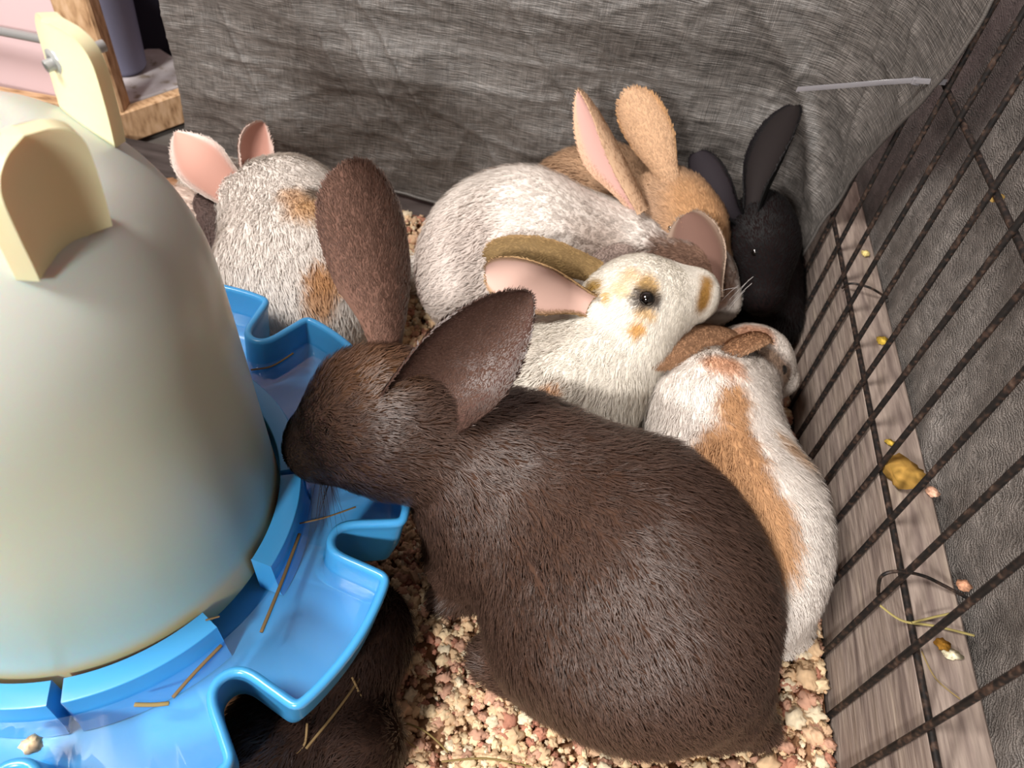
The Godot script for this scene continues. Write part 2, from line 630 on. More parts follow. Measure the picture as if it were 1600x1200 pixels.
func materials() -> void:
	mats.skin = mat(0.75, Color.WHITE, true, 0.2)
	mats.fur = mat(0.6, Color.WHITE, true, 0.3)
	mats.fur.backlight_enabled = true
	mats.fur.backlight = Color(0.4, 0.4, 0.4)
	mats.fur_dark = mat(0.42, Color.WHITE, true, 0.52)
	mats.hair = mat(0.5, Color.WHITE, true, 0.4)
	mats.eye = mat(0.04, Color(0.02, 0.013, 0.01), false, 0.7)
	mats.paint = mat(0.9, Color(0.82, 0.76, 0.72), false)
	mats.ceiling = mat(0.9, Color(0.85, 0.84, 0.82), false)
	mats.pink = mat(0.6, c8(232, 205, 208), false)
	mats.ground = mat(0.9, c8(92, 88, 84), false)
	mats.navy = mat(0.8, c8(26, 26, 44), false)
	mats.slate = mat(0.6, c8(136, 140, 168), false)
	mats.metal = mat(0.35, c8(170, 172, 172), false); mats.metal.metallic = 0.4
	# pen
	mats.wire = mat(0.55, Color.WHITE, false, 0.4)
	mats.wire.albedo_texture = noise_tex(256, 0.04, [[0.0, c8(16, 15, 15)], [0.55, c8(28, 25, 24)], [0.72, c8(62, 46, 38)], [1.0, c8(98, 84, 74)]], 4, 3)
	tri(mats.wire, 12.0)
	mats.tarp = mat(0.46, Color.WHITE, false, 0.55)
	var w1 := woven(512, 1)
	mats.tarp.albedo_texture = w1[0]
	mats.tarp.normal_enabled = true
	mats.tarp.normal_texture = w1[1]
	mats.tarp.normal_scale = 0.4
	mats.tarp.uv1_scale = Vector3(4.2, 2.6, 1)
	mats.cloth = mat(0.5, Color.WHITE, false, 0.55)
	var w2 := woven(512, 2)
	mats.cloth.albedo_texture = w2[0]
	mats.cloth.normal_enabled = true
	mats.cloth.normal_texture = w2[1]
	mats.cloth.normal_scale = 0.7
	mats.cloth.uv1_scale = Vector3(5.5, 3.2, 1)
	mats.board = mat(0.85, Color.WHITE, false, 0.3)
	mats.board.albedo_texture = noise_tex(1024, 0.006, [[0.0, c8(100, 87, 82)], [0.3, c8(136, 122, 114)], [0.5, c8(152, 138, 128)], [0.62, c8(128, 114, 106)], [1.0, c8(170, 156, 142)]], 6, 21)
	mats.board.uv1_scale = Vector3(1.1, 9, 1)
	mats.board.heightmap_enabled = true
	mats.board.heightmap_texture = noise_tex(512, 0.02, [], 5, 22)
	mats.board.heightmap_scale = 0.12
	mats.pine = mat(0.8, Color.WHITE, false, 0.3)
	mats.pine.albedo_texture = noise_tex(512, 0.02, [[0.0, c8(120, 92, 66)], [0.3, c8(182, 146, 110)], [0.6, c8(206, 170, 132)], [1.0, c8(222, 190, 156)]], 6, 31)
	mats.pine.uv1_scale = Vector3(9, 2.5, 1)
	mats.plank = mat(0.85, Color.WHITE, false, 0.3)
	mats.plank.albedo_texture = noise_tex(512, 0.01, [[0.0, c8(50, 44, 42)], [1.0, c8(92, 84, 82)]], 5, 33)
	mats.plank.uv1_scale = Vector3(8, 1.5, 1)
	mats.soiled = mat(0.8, Color.WHITE, false, 0.3)
	mats.soiled.albedo_texture = noise_tex(256, 0.02, [[0.0, c8(120, 104, 84)], [0.3, c8(196, 190, 190)], [1.0, c8(214, 210, 214)]], 5, 41)
	mats.soiled.uv1_scale = Vector3(5, 5, 1)
	mats.strap = mat(0.25, c8(120, 118, 122), false, 0.6)
	mats.straw = mat(0.7, Color.WHITE, true, 0.3)
	mats.grit = mat(0.85, Color.WHITE, true, 0.2)
	# waterer
	mats.jar = mat(0.3, Color.WHITE, true, 0.45)
	mats.jar.subsurf_scatter_enabled = true
	mats.jar.subsurf_scatter_strength = 0.8
	mats.jar.backlight_enabled = true
	mats.jar.backlight = Color(0.3, 0.3, 0.28)
	mats.lug = mat(0.38, c8(216, 211, 174), false, 0.45)
	mats.lug.subsurf_scatter_enabled = true
	mats.lug.subsurf_scatter_strength = 0.15
	mats.lug.backlight_enabled = true
	mats.lug.backlight = Color(0.5, 0.47, 0.36)
	mats.blue = mat(0.25, c8(66, 152, 210), false, 0.5)
	mats.blue.subsurf_scatter_enabled = true
	mats.blue.subsurf_scatter_strength = 0.15
	mats.water = mat(0.03, Color(0.75, 0.9, 1.0, 0.05), false, 0.5)
	mats.water.transparency = BaseMaterial3D.TRANSPARENCY_ALPHA

func tri(m: StandardMaterial3D, s: float) -> void:
	m.uv1_triplanar = true
	m.uv1_scale = Vector3(s, s, s)

# woven plastic: [colour, relief]; 1 is flat tape scored along both threads, 2 is finely ribbed
func woven(size: int, how: int) -> Array:
	var im := Image.create(size, size, false, Image.FORMAT_RGB8)
	var rel := Image.create(size, size, false, Image.FORMAT_RGB8)
	var f := FastNoiseLite.new()
	f.frequency = 0.02; f.seed = how; f.fractal_octaves = 3
	var fine := FastNoiseLite.new()
	fine.frequency = 0.25; fine.seed = how + 7; fine.fractal_octaves = 2
	for y in size:
		for x in size:
			var across := fine.get_noise_2d(x * 0.05, y * 1.2)
			var along := fine.get_noise_2d(x * 1.2 + 900.0, y * 0.05)
			var big := f.get_noise_2d(x, y)
			var speck := fine.get_noise_2d(x * 1.1 + 300.0, y * 1.1 + 300.0)
			var h := 0.0
			var c := 0.0
			if how == 1:
				h = 0.5 + 0.45 * across + 0.3 * along + 0.25 * big + 0.05 * sin(TAU * x / 4.0) + 0.05 * sin(TAU * y / 4.0)
				c = 91.0 + 38.0 * across + 20.0 * along + 10.0 * big + 8.0 * speck
			else:
				var rib := sin(TAU * (y + 0.35 * x + 14.0 * big) / 8.0)
				h = 0.5 + 0.20 * rib + 0.35 * speck + 0.2 * big
				c = 104.0 + 12.0 * rib + 34.0 * speck + 22.0 * big
			var edge := minf(minf(x, size - 1 - x), minf(y, size - 1 - y)) / 24.0
			c = lerpf(98.0, c, clampf(0.35 + edge, 0, 1))
			h = clampf(h, 0, 1)
			rel.set_pixel(x, y, Color(h, h, h))
			im.set_pixel(x, y, c8(c, c * 0.955, c * 0.92))
	rel.bump_map_to_normal_map(4.0)
	return [ImageTexture.create_from_image(im), ImageTexture.create_from_image(rel)]

func block(called: String, at: Vector3, size: Vector3, m: Material, parent: Node = null, ch := 0.003, turn := Basis.IDENTITY, uvs := 1.0) -> MeshInstance3D:
	var g := Geo.new()
	g.box(Vector3.ZERO, size, ch, turn, Color.WHITE, uvs)
	var o := obj(called, g.mesh(), m, parent)
	o.position = at
	return o

func room() -> void:
	tag(block("floor", Vector3(0, -0.09, 0), Vector3(5.2, 0.1, 5.2), mats.ground), "", "", "", "structure")
	tag(block("ceiling", Vector3(0, 2.47, 0), Vector3(5.2, 0.1, 5.2), mats.ceiling), "", "", "", "structure")
	tag(block("wall_left", Vector3(-2.55, 1.2, 0), Vector3(0.1, 2.5, 5.2), mats.paint), "", "", "", "structure")
	tag(block("wall_right", Vector3(2.55, 1.2, 0), Vector3(0.1, 2.5, 5.2), mats.paint), "", "", "", "structure")
	tag(block("wall_back", Vector3(0, 1.2, -1.6), Vector3(5.0, 2.5, 0.1), mats.pink), "", "", "", "structure")
	tag(block("wall_front", Vector3(0, 1.2, 2.55), Vector3(5.0, 2.5, 0.1), mats.paint), "", "", "", "structure")
	# the corner of a timber hutch behind the pen
	var h := thing("wooden_hutch", "raw pine hutch frame with a soiled white shelf in the upper left corner", "hutch", Vector3(-0.66, -0.04, -0.86))
	block("post", Vector3(-0.018, 0.34, 0.0), Vector3(0.046, 0.68, 0.034), mats.pine, h, 0.003, Basis(Vector3.UP, deg_to_rad(14)))
	block("rail", Vector3(0.034, 0.030, -0.052), Vector3(0.018, 0.045, 0.16), mats.pine, h, 0.002, Basis(Vector3.UP, deg_to_rad(-30)))
	block("shelf_board", Vector3(-0.045, 0.040, -0.095), Vector3(0.13, 0.012, 0.17), mats.soiled, h, 0.002, Basis(Vector3.UP, deg_to_rad(-30)))
	block("back_panel", Vector3(0.08, 0.30, -0.26), Vector3(0.40, 0.64, 0.012), mats.navy, h, 0.002, Basis(Vector3.UP, deg_to_rad(25)))
	block("brace", Vector3(-0.17, 0.02, 0.0), Vector3(0.22, 0.05, 0.02), mats.pine, h, 0.002, Basis(Vector3.UP, deg_to_rad(25)) * Basis(Vector3.BACK, deg_to_rad(-14)))
	tag(block("panel", Vector3(-1.11, 0.26, -0.905), Vector3(0.72, 0.6, 0.02), mats.pink, null, 0.003, Basis(Vector3.UP, deg_to_rad(2))), "smooth pale pink sheet standing behind the pine post", "panel")
	var g := Geo.new()
	g.lathe(PackedVector2Array([Vector2(0, 0.0), Vector2(0.026, 0.0), Vector2(0.032, 0.008), Vector2(0.038, 0.13), Vector2(0.041, 0.132), Vector2(0.041, 0.136), Vector2(0.036, 0.136), Vector2(0.030, 0.01), Vector2(0, 0.01)]), Vector3.ZERO, 32)
	tag(obj("bucket", g.mesh(), mats.slate), "dim blue grey rounded tub on the soiled shelf behind the pine post", "tub").position = Vector3(-0.7220, 0.0063, -0.9750)
	g = Geo.new()
	g.tube(PackedVector3Array([Vector3(-1.25, 0.088, -0.872), Vector3(-0.698, 0.088, -0.868)]), 0.006, 12)
	tag(obj("metal_rod", g.mesh(), mats.metal), "thin bare metal rod running behind the waterer to the pine post", "rod")

func crease(f: FastNoiseLite, x: float, y: float, sharp: float) -> float:
	return pow(clampf(0.5 + 0.5 * f.get_noise_2d(x, y), 0.0, 1.0), sharp)

func edge_z(y: float) -> float:
	return -0.742 + 0.16 * smoothstep(-0.05, 0.5, y) + 0.012 * sin(y * 22.0)

func back_tarp(u: float, y: float, wrinkle: FastNoiseLite, soft: FastNoiseLite) -> Vector3:
	var xl := -0.537 + 0.08 * y + 0.006 * sin(y * 20.0)
	var p: Vector3
	var n: Vector3
	if u < 0.74:
		p = Vector3(lerpf(xl, 0.10, u / 0.74), y, -0.80)
		n = Vector3(0, 0, 1)
	else:
		var t := (u - 0.74) / 0.26
		var a := Vector3(0.10, y, -0.80)
		var b := Vector3(0.262, y, -0.815)
		var c := Vector3(0.246, y, edge_z(y))
		p = a.lerp(b, t).lerp(b.lerp(c, t), t)
		var tg := (b - a).lerp(c - b, t)
		n = Vector3(-tg.z, 0, tg.x).normalized()
		if n.z < 0 and t < 0.3: n = -n
	var s := u * 0.95
	var d := 0.012 * soft.get_noise_2d(s * 0.7, y * 1.2)
	d += 0.0020 * crease(wrinkle, s * 0.22, y * 1.3, 12.0)
	d += 0.0016 * crease(wrinkle, s * 0.30 + 4.0, y * 2.2 + 2.0, 14.0)
	d += 0.0022 * crease(wrinkle, (s + y * 0.5) * 1.0 + 5.0, (y - s * 0.2) * 0.35, 14.0)
	d += 0.0012 * crease(wrinkle, s * 0.5 + 9.0, y * 3.6 + 3.0, 10.0)
	d += 0.0010 * crease(wrinkle, s * 2.4 + 2.0, y * 0.5 + 7.0, 12.0)
	# a long soft fold that starts at the tie
	var q := Vector2(p.x - 0.10, y - 0.26)
	d += 0.007 * exp(-pow((q.y - 0.06 + q.x * 0.5 + q.x * q.x * 5.0) / 0.016, 2.0)) * smoothstep(-0.25, 0.0, q.x)
	d *= 1.0 - 0.6 * smoothstep(0.93, 1.0, u)
	return p + n * d

func pen() -> void:
	tag(block("pen_base", Vector3(-0.22, -0.022, -0.32), Vector3(1.06, 0.036, 1.0), mats.plank), "dark grey plank base showing behind the bedding under the back tarpaulin hem", "board")
	# back tarpaulin, wrapped round the corner
	var wrinkle := FastNoiseLite.new()
	wrinkle.frequency = 9.0; wrinkle.fractal_type = FastNoiseLite.FRACTAL_RIDGED; wrinkle.fractal_octaves = 1; wrinkle.seed = 3
	var soft := FastNoiseLite.new()
	soft.frequency = 5.0; soft.fractal_octaves = 2; soft.seed = 8
	var rows := []
	for j in 151:
		var y := 0.003 + 0.53 * j / 150.0
		var row := []
		for i in 301:
			row.append(back_tarp(i / 300.0, y, wrinkle, soft))
		rows.append(row)
	var g := Geo.new()
	g.grid(rows)
	var hem := PackedVector3Array()
	for i in 61: hem.append(back_tarp(i / 60.0, 0.006, wrinkle, soft))
	g.tube(hem, 0.0022, 6)
	hem = PackedVector3Array()
	for j in 61: hem.append(back_tarp(1.0, 0.003 + 0.53 * j / 60.0, wrinkle, soft))
	g.tube(hem, 0.0016, 6)
	tag(obj("tarpaulin", g.mesh(), mats.tarp), "creased charcoal tarpaulin hanging behind the rabbits, gathered by a zip tie", "tarpaulin")
	# side tarpaulin behind the wire
	rows = []
	for j in 121:
		var y := -0.03 + 0.56 * j / 120.0
		var row := []
		for i in 201:
			var z := -0.86 + 1.06 * i / 200.0
			var d := 0.008 * soft.get_noise_2d(z * 1.2 + 20.0, y * 1.2) + 0.003 * wrinkle.get_noise_2d(z * 0.5 + 9.0, y * 0.6)
			d += 0.004 * exp(-pow((y - 0.115 + (z + 0.37) * 0.55) / 0.012, 2.0)) * smoothstep(-0.50, -0.40, z)
			row.append(Vector3(0.301 - d + 0.05 * maxf(0.0, y - 0.1), y, z))
		rows.append(row)
	g = Geo.new()
	g.grid(rows)
	tag(obj("tarpaulin", g.mesh(), mats.cloth), "fine ribbed dark grey tarpaulin standing outside the wire panel and its board", "tarpaulin")
	# the timber kerb
	tag(block("board", Vector3(0.2765, 0.068, -0.325), Vector3(0.039, 0.142, 0.95), mats.board, null, 0.0025), "weathered grey timber board on edge along the wire panel", "board")
	# wire panel
	var w := thing("wire_panel", "rusty black wire pen panel with upright bars in front of the timber board", "wire panel", Vector3(0.2535, 0, -0.33))
	for k in range(-6, 13):
		var z := -0.1878 - 0.0464 * k
		var path := PackedVector3Array()
		for j in 13:
			var y := 0.002 + 0.6 * j / 12.0
			path.append(Vector3(0.0007 * sin(y * 9.0 + k * 2.0), y, z + 0.33 + 0.0012 * sin(y * 7.0 + k)))
		g = Geo.new()
		g.tube(path, 0.0023, 8)
		obj("upright_wire", g.mesh(), mats.wire, w)
	for y in [0.1395, 0.327, 0.50]:
		g = Geo.new()
		g.tube(PackedVector3Array([Vector3(0.0045, y, -0.43), Vector3(0.0048, y + 0.001, 0.0), Vector3(0.0045, y, 0.44)]), 0.0023, 8)
		obj("cross_wire", g.mesh(), mats.wire, w)
	var hooks := [[Vector3(0.2540, 0.1396, -0.5943), Vector3(0.2574, 0.1500, -0.5896), Vector3(0.2739, 0.1520, -0.5856), Vector3(0.2953, 0.1410, -0.5900)], [Vector3(0.2520, 0.1180, -0.2828), Vector3(0.2379, 0.1500, -0.2765), Vector3(0.2443, 0.1580, -0.2781), Vector3(0.2643, 0.1530, -0.2827), Vector3(0.2820, 0.1470, -0.2825), Vector3(0.3008, 0.1405, -0.2809)]]
	for q in hooks:
		g = Geo.new()
		var cv := Curve3D.new()
		for k in q.size():
			var t: Vector3 = (q[mini(k + 1, q.size() - 1)] - q[maxi(k - 1, 0)]) / 6.0
			cv.add_point(q[k] - w.position, -t, t)
		cv.bake_interval = 0.003
		g.tube(cv.get_baked_points(), 0.0012, 6)
		obj("hook", g.mesh(), mats.wire, w)
	# cable tie
	var z := thing("cable_tie", "shiny grey zip tie with a long tail pinching the tarpaulin edge", "cable tie", Vector3(0.2320, 0.3380, -0.6060))
	g = Geo.new()
	var a := [Vector3(0.2535, 0.3338, -0.6144), Vector3(0.2360, 0.3232, -0.6338), Vector3(0.2160, 0.3170, -0.6357), Vector3(0.1900, 0.3064, -0.6421), Vector3(0.1600, 0.2851, -0.6683)]
	rows = []
	for k in 5:
		var p: Vector3 = a[k] - z.position
		rows.append([p + Vector3(0, 0.0022, 0.0012), p + Vector3(0, -0.0022, 0.0012), p + Vector3(0, -0.0022, 0), p + Vector3(0, 0.0022, 0)])
	g.grid(rows, true)
	obj("strap", g.mesh(), mats.strap, z)
	block("tie_head", Vector3(a[1]) - z.position + Vector3(0.003, 0, 0.001), Vector3(0.007, 0.006, 0.005), mats.strap, z, 0.001)

func ground_y(x: float, z: float) -> float:
	var y := 0.002 + 0.004 * noise_big.get_noise_2d(x, z)
	y += 0.016 * smoothstep(0.17, 0.25, x) * smoothstep(-0.45, -0.3, z)
	return y - 0.012 * smoothstep(-0.745, -0.775, z + 0.02 * noise_big.get_noise_2d(x * 0.6, 3.0))

func bedding() -> void:
	var rows := []
	for j in 101:
		var z := -0.765 + 0.93 * j / 100.0
		var row := []
		for i in 91:
			var x := -0.60 + 0.8535 * i / 90.0
			row.append(Vector3(x, ground_y(x, z) - 0.003, z))
		rows.append(row)
	var bed := thing("bedding", "loose cream and pink wood crumb bedding covering the pen floor", "bedding")
	tag(bed, "", "", "", "stuff")
	var g := Geo.new()
	g.grid(rows, false, lin(150, 112, 84))
	tag(obj("underlayer", g.mesh(), mats.grit, bed), "", "", "", "stuff")
	var tones := [lin(232, 210, 174), lin(226, 196, 160), lin(210, 178, 148), lin(202, 160, 138), lin(234, 220, 192), lin(182, 130, 110), lin(222, 192, 156)]
	for kind in 4:
		var lump := ball(Vector3.ZERO, 1.0)
		var f := FastNoiseLite.new()
		f.frequency = 0.9; f.fractal_octaves = 3; f.seed = 50 + kind
		for i in lump.v.size():
			var p := lump.v[i]
			lump.v[i] = p * (1.0 + 0.75 * f.get_noise_3dv(p * 1.3)) * Vector3(1.0, 0.72, 0.85)
			var sh := 0.88 + 0.3 * f.get_noise_3dv(p * 2.6 + Vector3.ONE * 4.0)
			lump.c[i] = Color(sh, sh * 0.97, sh * 0.94)
		var fresh := Geo.new()      # normals of the lumpy shape
		for t in range(0, lump.ix.size(), 3):
			var p0 := lump.v[lump.ix[t]]
			var nn := (lump.v[lump.ix[t + 2]] - p0).cross(lump.v[lump.ix[t + 1]] - p0)
			for k in 3: lump.n[lump.ix[t + k]] += nn * 4.0
		for i in lump.n.size(): lump.n[i] = lump.n[i].normalized()
		var mm := MultiMesh.new()
		mm.transform_format = MultiMesh.TRANSFORM_3D
		mm.use_colors = true
		mm.mesh = lump.mesh()
		mm.instance_count = 8000
		for i in mm.instance_count:
			var x := 0.0
			var z := 0.0
			for tries in 8:
				x = rng.randf_range(-0.36, 0.2545)
				z = rng.randf_range(-0.768, 0.03)
				if Vector2(x + 0.285, z + 0.221).length() > 0.14: break
			var r := 0.0014 + 0.0044 * pow(rng.randf(), 2.2)
			if rng.randf() < 0.10: r *= 1.5
			x = minf(x, 0.2535 - r)
			var b := Basis.from_euler(Vector3(rng.randf() * 0.7, rng.randf() * TAU, rng.randf() * 0.7)) * Basis.from_scale(Vector3(r * rng.randf_range(0.8, 1.3), r, r))
			mm.set_instance_transform(i, Transform3D(b, Vector3(x, ground_y(x, z) + r * 0.3 + 0.003 * rng.randf(), z)))
			var c: Color = tones[rng.randi() % tones.size()]
			mm.set_instance_color(i, c * rng.randf_range(0.85, 1.1))
		var o := MultiMeshInstance3D.new()
		o.name = "crumbs"
		o.multimesh = mm
		o.material_override = mats.grit
		bed.add_child(o, true)
		tag(o, "", "", "", "stuff")

# ------------------------------------------------------------------ the waterer
func flower(inset: float, grow := 1.0) -> PackedVector2Array:
	var half := [Vector2(0.0, 0.1675), Vector2(1.3, 0.1682), Vector2(2.6, 0.1712), Vector2(3.5, 0.1775), Vector2(4.1, 0.188), Vector2(4.6, 0.198), Vector2(5.0, 0.2055), Vector2(5.7, 0.2092), Vector2(7.0, 0.2108), Vector2(10.0, 0.2116), Vector2(14.0, 0.2122), Vector2(18.0, 0.2125)]
	var raw := PackedVector2Array()
	for lobe in 10:
		var mid := -2.0 + 36.0 * lobe
		for k in range(half.size() - 1, 0, -1):
			if k == half.size() - 1 and lobe > 0: continue
			raw.append(Vector2(mid - half[k].x, half[k].y))
		for k in half.size():
			if k == half.size() - 1 and lobe == 9: continue
			raw.append(Vector2(mid + half[k].x, half[k].y))
	var cart := PackedVector2Array()
	for p in raw:
		var a := deg_to_rad(p.x)
		cart.append(Vector2(cos(a), sin(a)) * p.y * grow)
	var n := cart.size()
	var fine := PackedVector2Array()
	for k in n:
		for s in 2:
			fine.append(cart[k].cubic_interpolate(cart[(k + 1) % n], cart[(k - 1 + n) % n], cart[(k + 2) % n], s * 0.5))
	n = fine.size()
	var out := PackedVector2Array()
	for k in n:
		var t := (fine[(k + 1) % n] - fine[(k - 1 + n) % n]).normalized()
		out.append(fine[k] + Vector2(-t.y, t.x) * inset)
	return out

func waterer() -> void:
	var at := Vector3(-0.285, 0, -0.221)
	var o := thing("waterer", "tall cloudy white drinker jar upside down in a scalloped sky blue tray", "waterer", at)
	tag(block("block", Vector3(at.x, 0.038, at.z), Vector3(0.15, 0.08, 0.15), mats.plank, null, 0.006), "dark low block holding up the blue drinker tray", "block")
	# tray
	var rows := []
	for l in [[0.0, 0.60, 0.082], [0.0, 0.90, 0.082], [0.0, 0.945, 0.086], [0.0, 0.975, 0.105], [0.0, 0.992, 0.128], [-0.0006, 0.998, 0.1335], [-0.0012, 1.0, 0.136], [-0.0004, 1.0, 0.1385], [0.0018, 1.0, 0.1395], [0.0040, 1.0, 0.1385], [0.0048, 1.0, 0.136], [0.0050, 0.995, 0.128], [0.0050, 0.982, 0.112], [0.0046, 0.966, 0.100], [0.0040, 0.948, 0.0955], [0.0030, 0.915, 0.094], [0.0, 0.60, 0.094]]:
		var row := []
		for p in flower(l[0], l[1]): row.append(Vector3(p.x, l[2], p.y))
		rows.append(row)
	var g := Geo.new()
	g.grid(rows, true)
	g.lathe(PackedVector2Array([Vector2(0, 0.0938), Vector2(0.131, 0.0938)]), Vector3.ZERO, 48)
	g.lathe(PackedVector2Array([Vector2(0, 0.0822), Vector2(0.131, 0.0822)]), Vector3.ZERO, 48)
	obj("tray", g.mesh(), mats.blue, o)
	# the collar that the jar twists into, broken by gaps
	var gaps := [[-21.5, 9.0], [28.5, 64.5], [67.5, 120.0], [122.0, 175.0], [192.0, 240.0], [242.0, 284.0], [286.0, 336.5]]
	for q in gaps:
		g = Geo.new()
		var ring := PackedVector2Array([Vector2(0.1225, 0.095), Vector2(0.1225, 0.1322), Vector2(0.1232, 0.1335), Vector2(0.1362, 0.1335), Vector2(0.1370, 0.1325), Vector2(0.1372, 0.110), Vector2(0.140, 0.095)])
		g.lathe(ring, Vector3.ZERO, 24, deg_to_rad(q[0]), deg_to_rad(q[1]))
		for e in 2:      # close the ends
			var b := deg_to_rad(q[e])
			var d := Vector3(cos(b), 0, sin(b))
			g.face([d * 0.1225 + Vector3.UP * 0.095, d * 0.1225 + Vector3.UP * 0.1335, d * 0.137 + Vector3.UP * 0.1335, d * 0.139 + Vector3.UP * 0.095], Vector3(-d.z, 0, d.x) * (-1.0 if e == 0 else 1.0), Vector3.ZERO, Basis.IDENTITY, Color.WHITE, 1.0)
		obj("collar", g.mesh(), mats.blue, o)
	# jar
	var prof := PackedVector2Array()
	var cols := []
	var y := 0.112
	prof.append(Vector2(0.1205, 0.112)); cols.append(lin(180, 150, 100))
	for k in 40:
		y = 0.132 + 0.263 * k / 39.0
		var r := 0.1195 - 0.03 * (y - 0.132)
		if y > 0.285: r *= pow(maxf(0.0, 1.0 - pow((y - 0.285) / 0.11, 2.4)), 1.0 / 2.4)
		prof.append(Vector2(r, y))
		var c := lin(172, 192, 180).lerp(lin(194, 203, 186), smoothstep(0.15, 0.25, y)).lerp(lin(188, 193, 186), smoothstep(0.27, 0.36, y))  # lower green paints in tray light and water behind plastic; top dulled against glare
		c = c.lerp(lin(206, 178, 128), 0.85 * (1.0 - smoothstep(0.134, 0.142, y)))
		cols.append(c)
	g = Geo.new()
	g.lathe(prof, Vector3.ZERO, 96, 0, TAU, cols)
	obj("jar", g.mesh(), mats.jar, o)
	for a in [10.0, -60.0, -132.0, 154.0, 82.0]:
		var b := deg_to_rad(a)
		var d := Vector3(cos(b), 0, sin(b))
		g = cup(d * 0.083 + Vector3.UP * 0.367, d * 0.085 + Vector3.UP * 0.387, d * 0.086 + Vector3.UP * 0.418, d, 0.043, 0.95, 0.85, 0.0095, Color.WHITE, Color.WHITE, Color.WHITE, 0.97, 0.0, 5.5, 0.0, 0.0, 0.12)
		var lug := obj("lug", g.mesh(), mats.lug, o)
		if a == -60.0:
			g = Geo.new()
			g.tube(PackedVector3Array([d * 0.100 + Vector3.UP * 0.402, d * 0.072 + Vector3.UP * 0.400]), 0.0028, 8)
			g.tube(PackedVector3Array([d * 0.079 + Vector3.UP * 0.4012, d * 0.0755 + Vector3.UP * 0.4008]), 0.0058, 6)
			obj("bolt", g.mesh(), mats.metal, lug)
	# the water in the tray
	var inner := flower(0.0056, 0.982)
	g = Geo.new()
	rows = []
	for t in [0.0, 0.5, 1.0]:
		var row := []
		for p in inner: row.append(Vector3(p.x, 0.1175, p.y).lerp(Vector3(p.x, 0, p.y).normalized() * 0.1385 + Vector3.UP * 0.1175, 1.0 - t))
		rows.append(row)
	g.grid(rows, true)
	for k in g.v.size():
		g.n[k] = (Vector3.UP + Vector3(noise_fine.get_noise_2d(g.v[k].x, g.v[k].z), 0, noise_fine.get_noise_2d(g.v[k].x + 3.0, g.v[k].z)) * 0.07).normalized()
	var wt := obj("water", g.mesh(), mats.water)
	wt.position = at
	tag(wt, "clear shallow water standing in the blue drinker tray", "water")

func stalk(pts: Array, r: float, col: Color, label: String, group := "loose hay stalks") -> void:
	var g := Geo.new()
	var cv := Curve3D.new()
	for k in pts.size():
		var t: Vector3 = (pts[mini(k + 1, pts.size() - 1)] - pts[maxi(k - 1, 0)]) / 6.0
		cv.add_point(pts[k] - pts[0], -t, t)
	cv.bake_interval = 0.004
	g.tube(cv.get_baked_points(), r, 6, col, 0.6)
	var o := tag(obj("hay_stalk", g.mesh(), mats.straw), label, "hay", group) as MeshInstance3D
	o.position = pts[0]

func crumb(called: String, at: Vector3, r: float, col: Color, label: String, category: String, squash := Vector3(1, 0.6, 0.9), group := "") -> void:
	var lump := ball(Vector3.ZERO, r, squash)
	var k := rng.randf() * 9.0
	for i in lump.v.size():
		var p := lump.v[i]
		lump.v[i] = p * (1.0 + 0.5 * noise_big.get_noise_3dv(p / r * 0.03 + Vector3(k, 0, 0)) + 0.3 * noise_fine.get_noise_3dv(p / r * 0.014 + Vector3(k, 0, 0)))
		var s := 1.0 + 0.8 * noise_fine.get_noise_3dv(p / r * 0.012 + Vector3(0, k, 0))
		lump.c[i] = Color(col.r * s, col.g * s, col.b * s)
	var o := tag(obj(called, lump.mesh(), mats.grit), label, category, group) as MeshInstance3D
	o.position = at

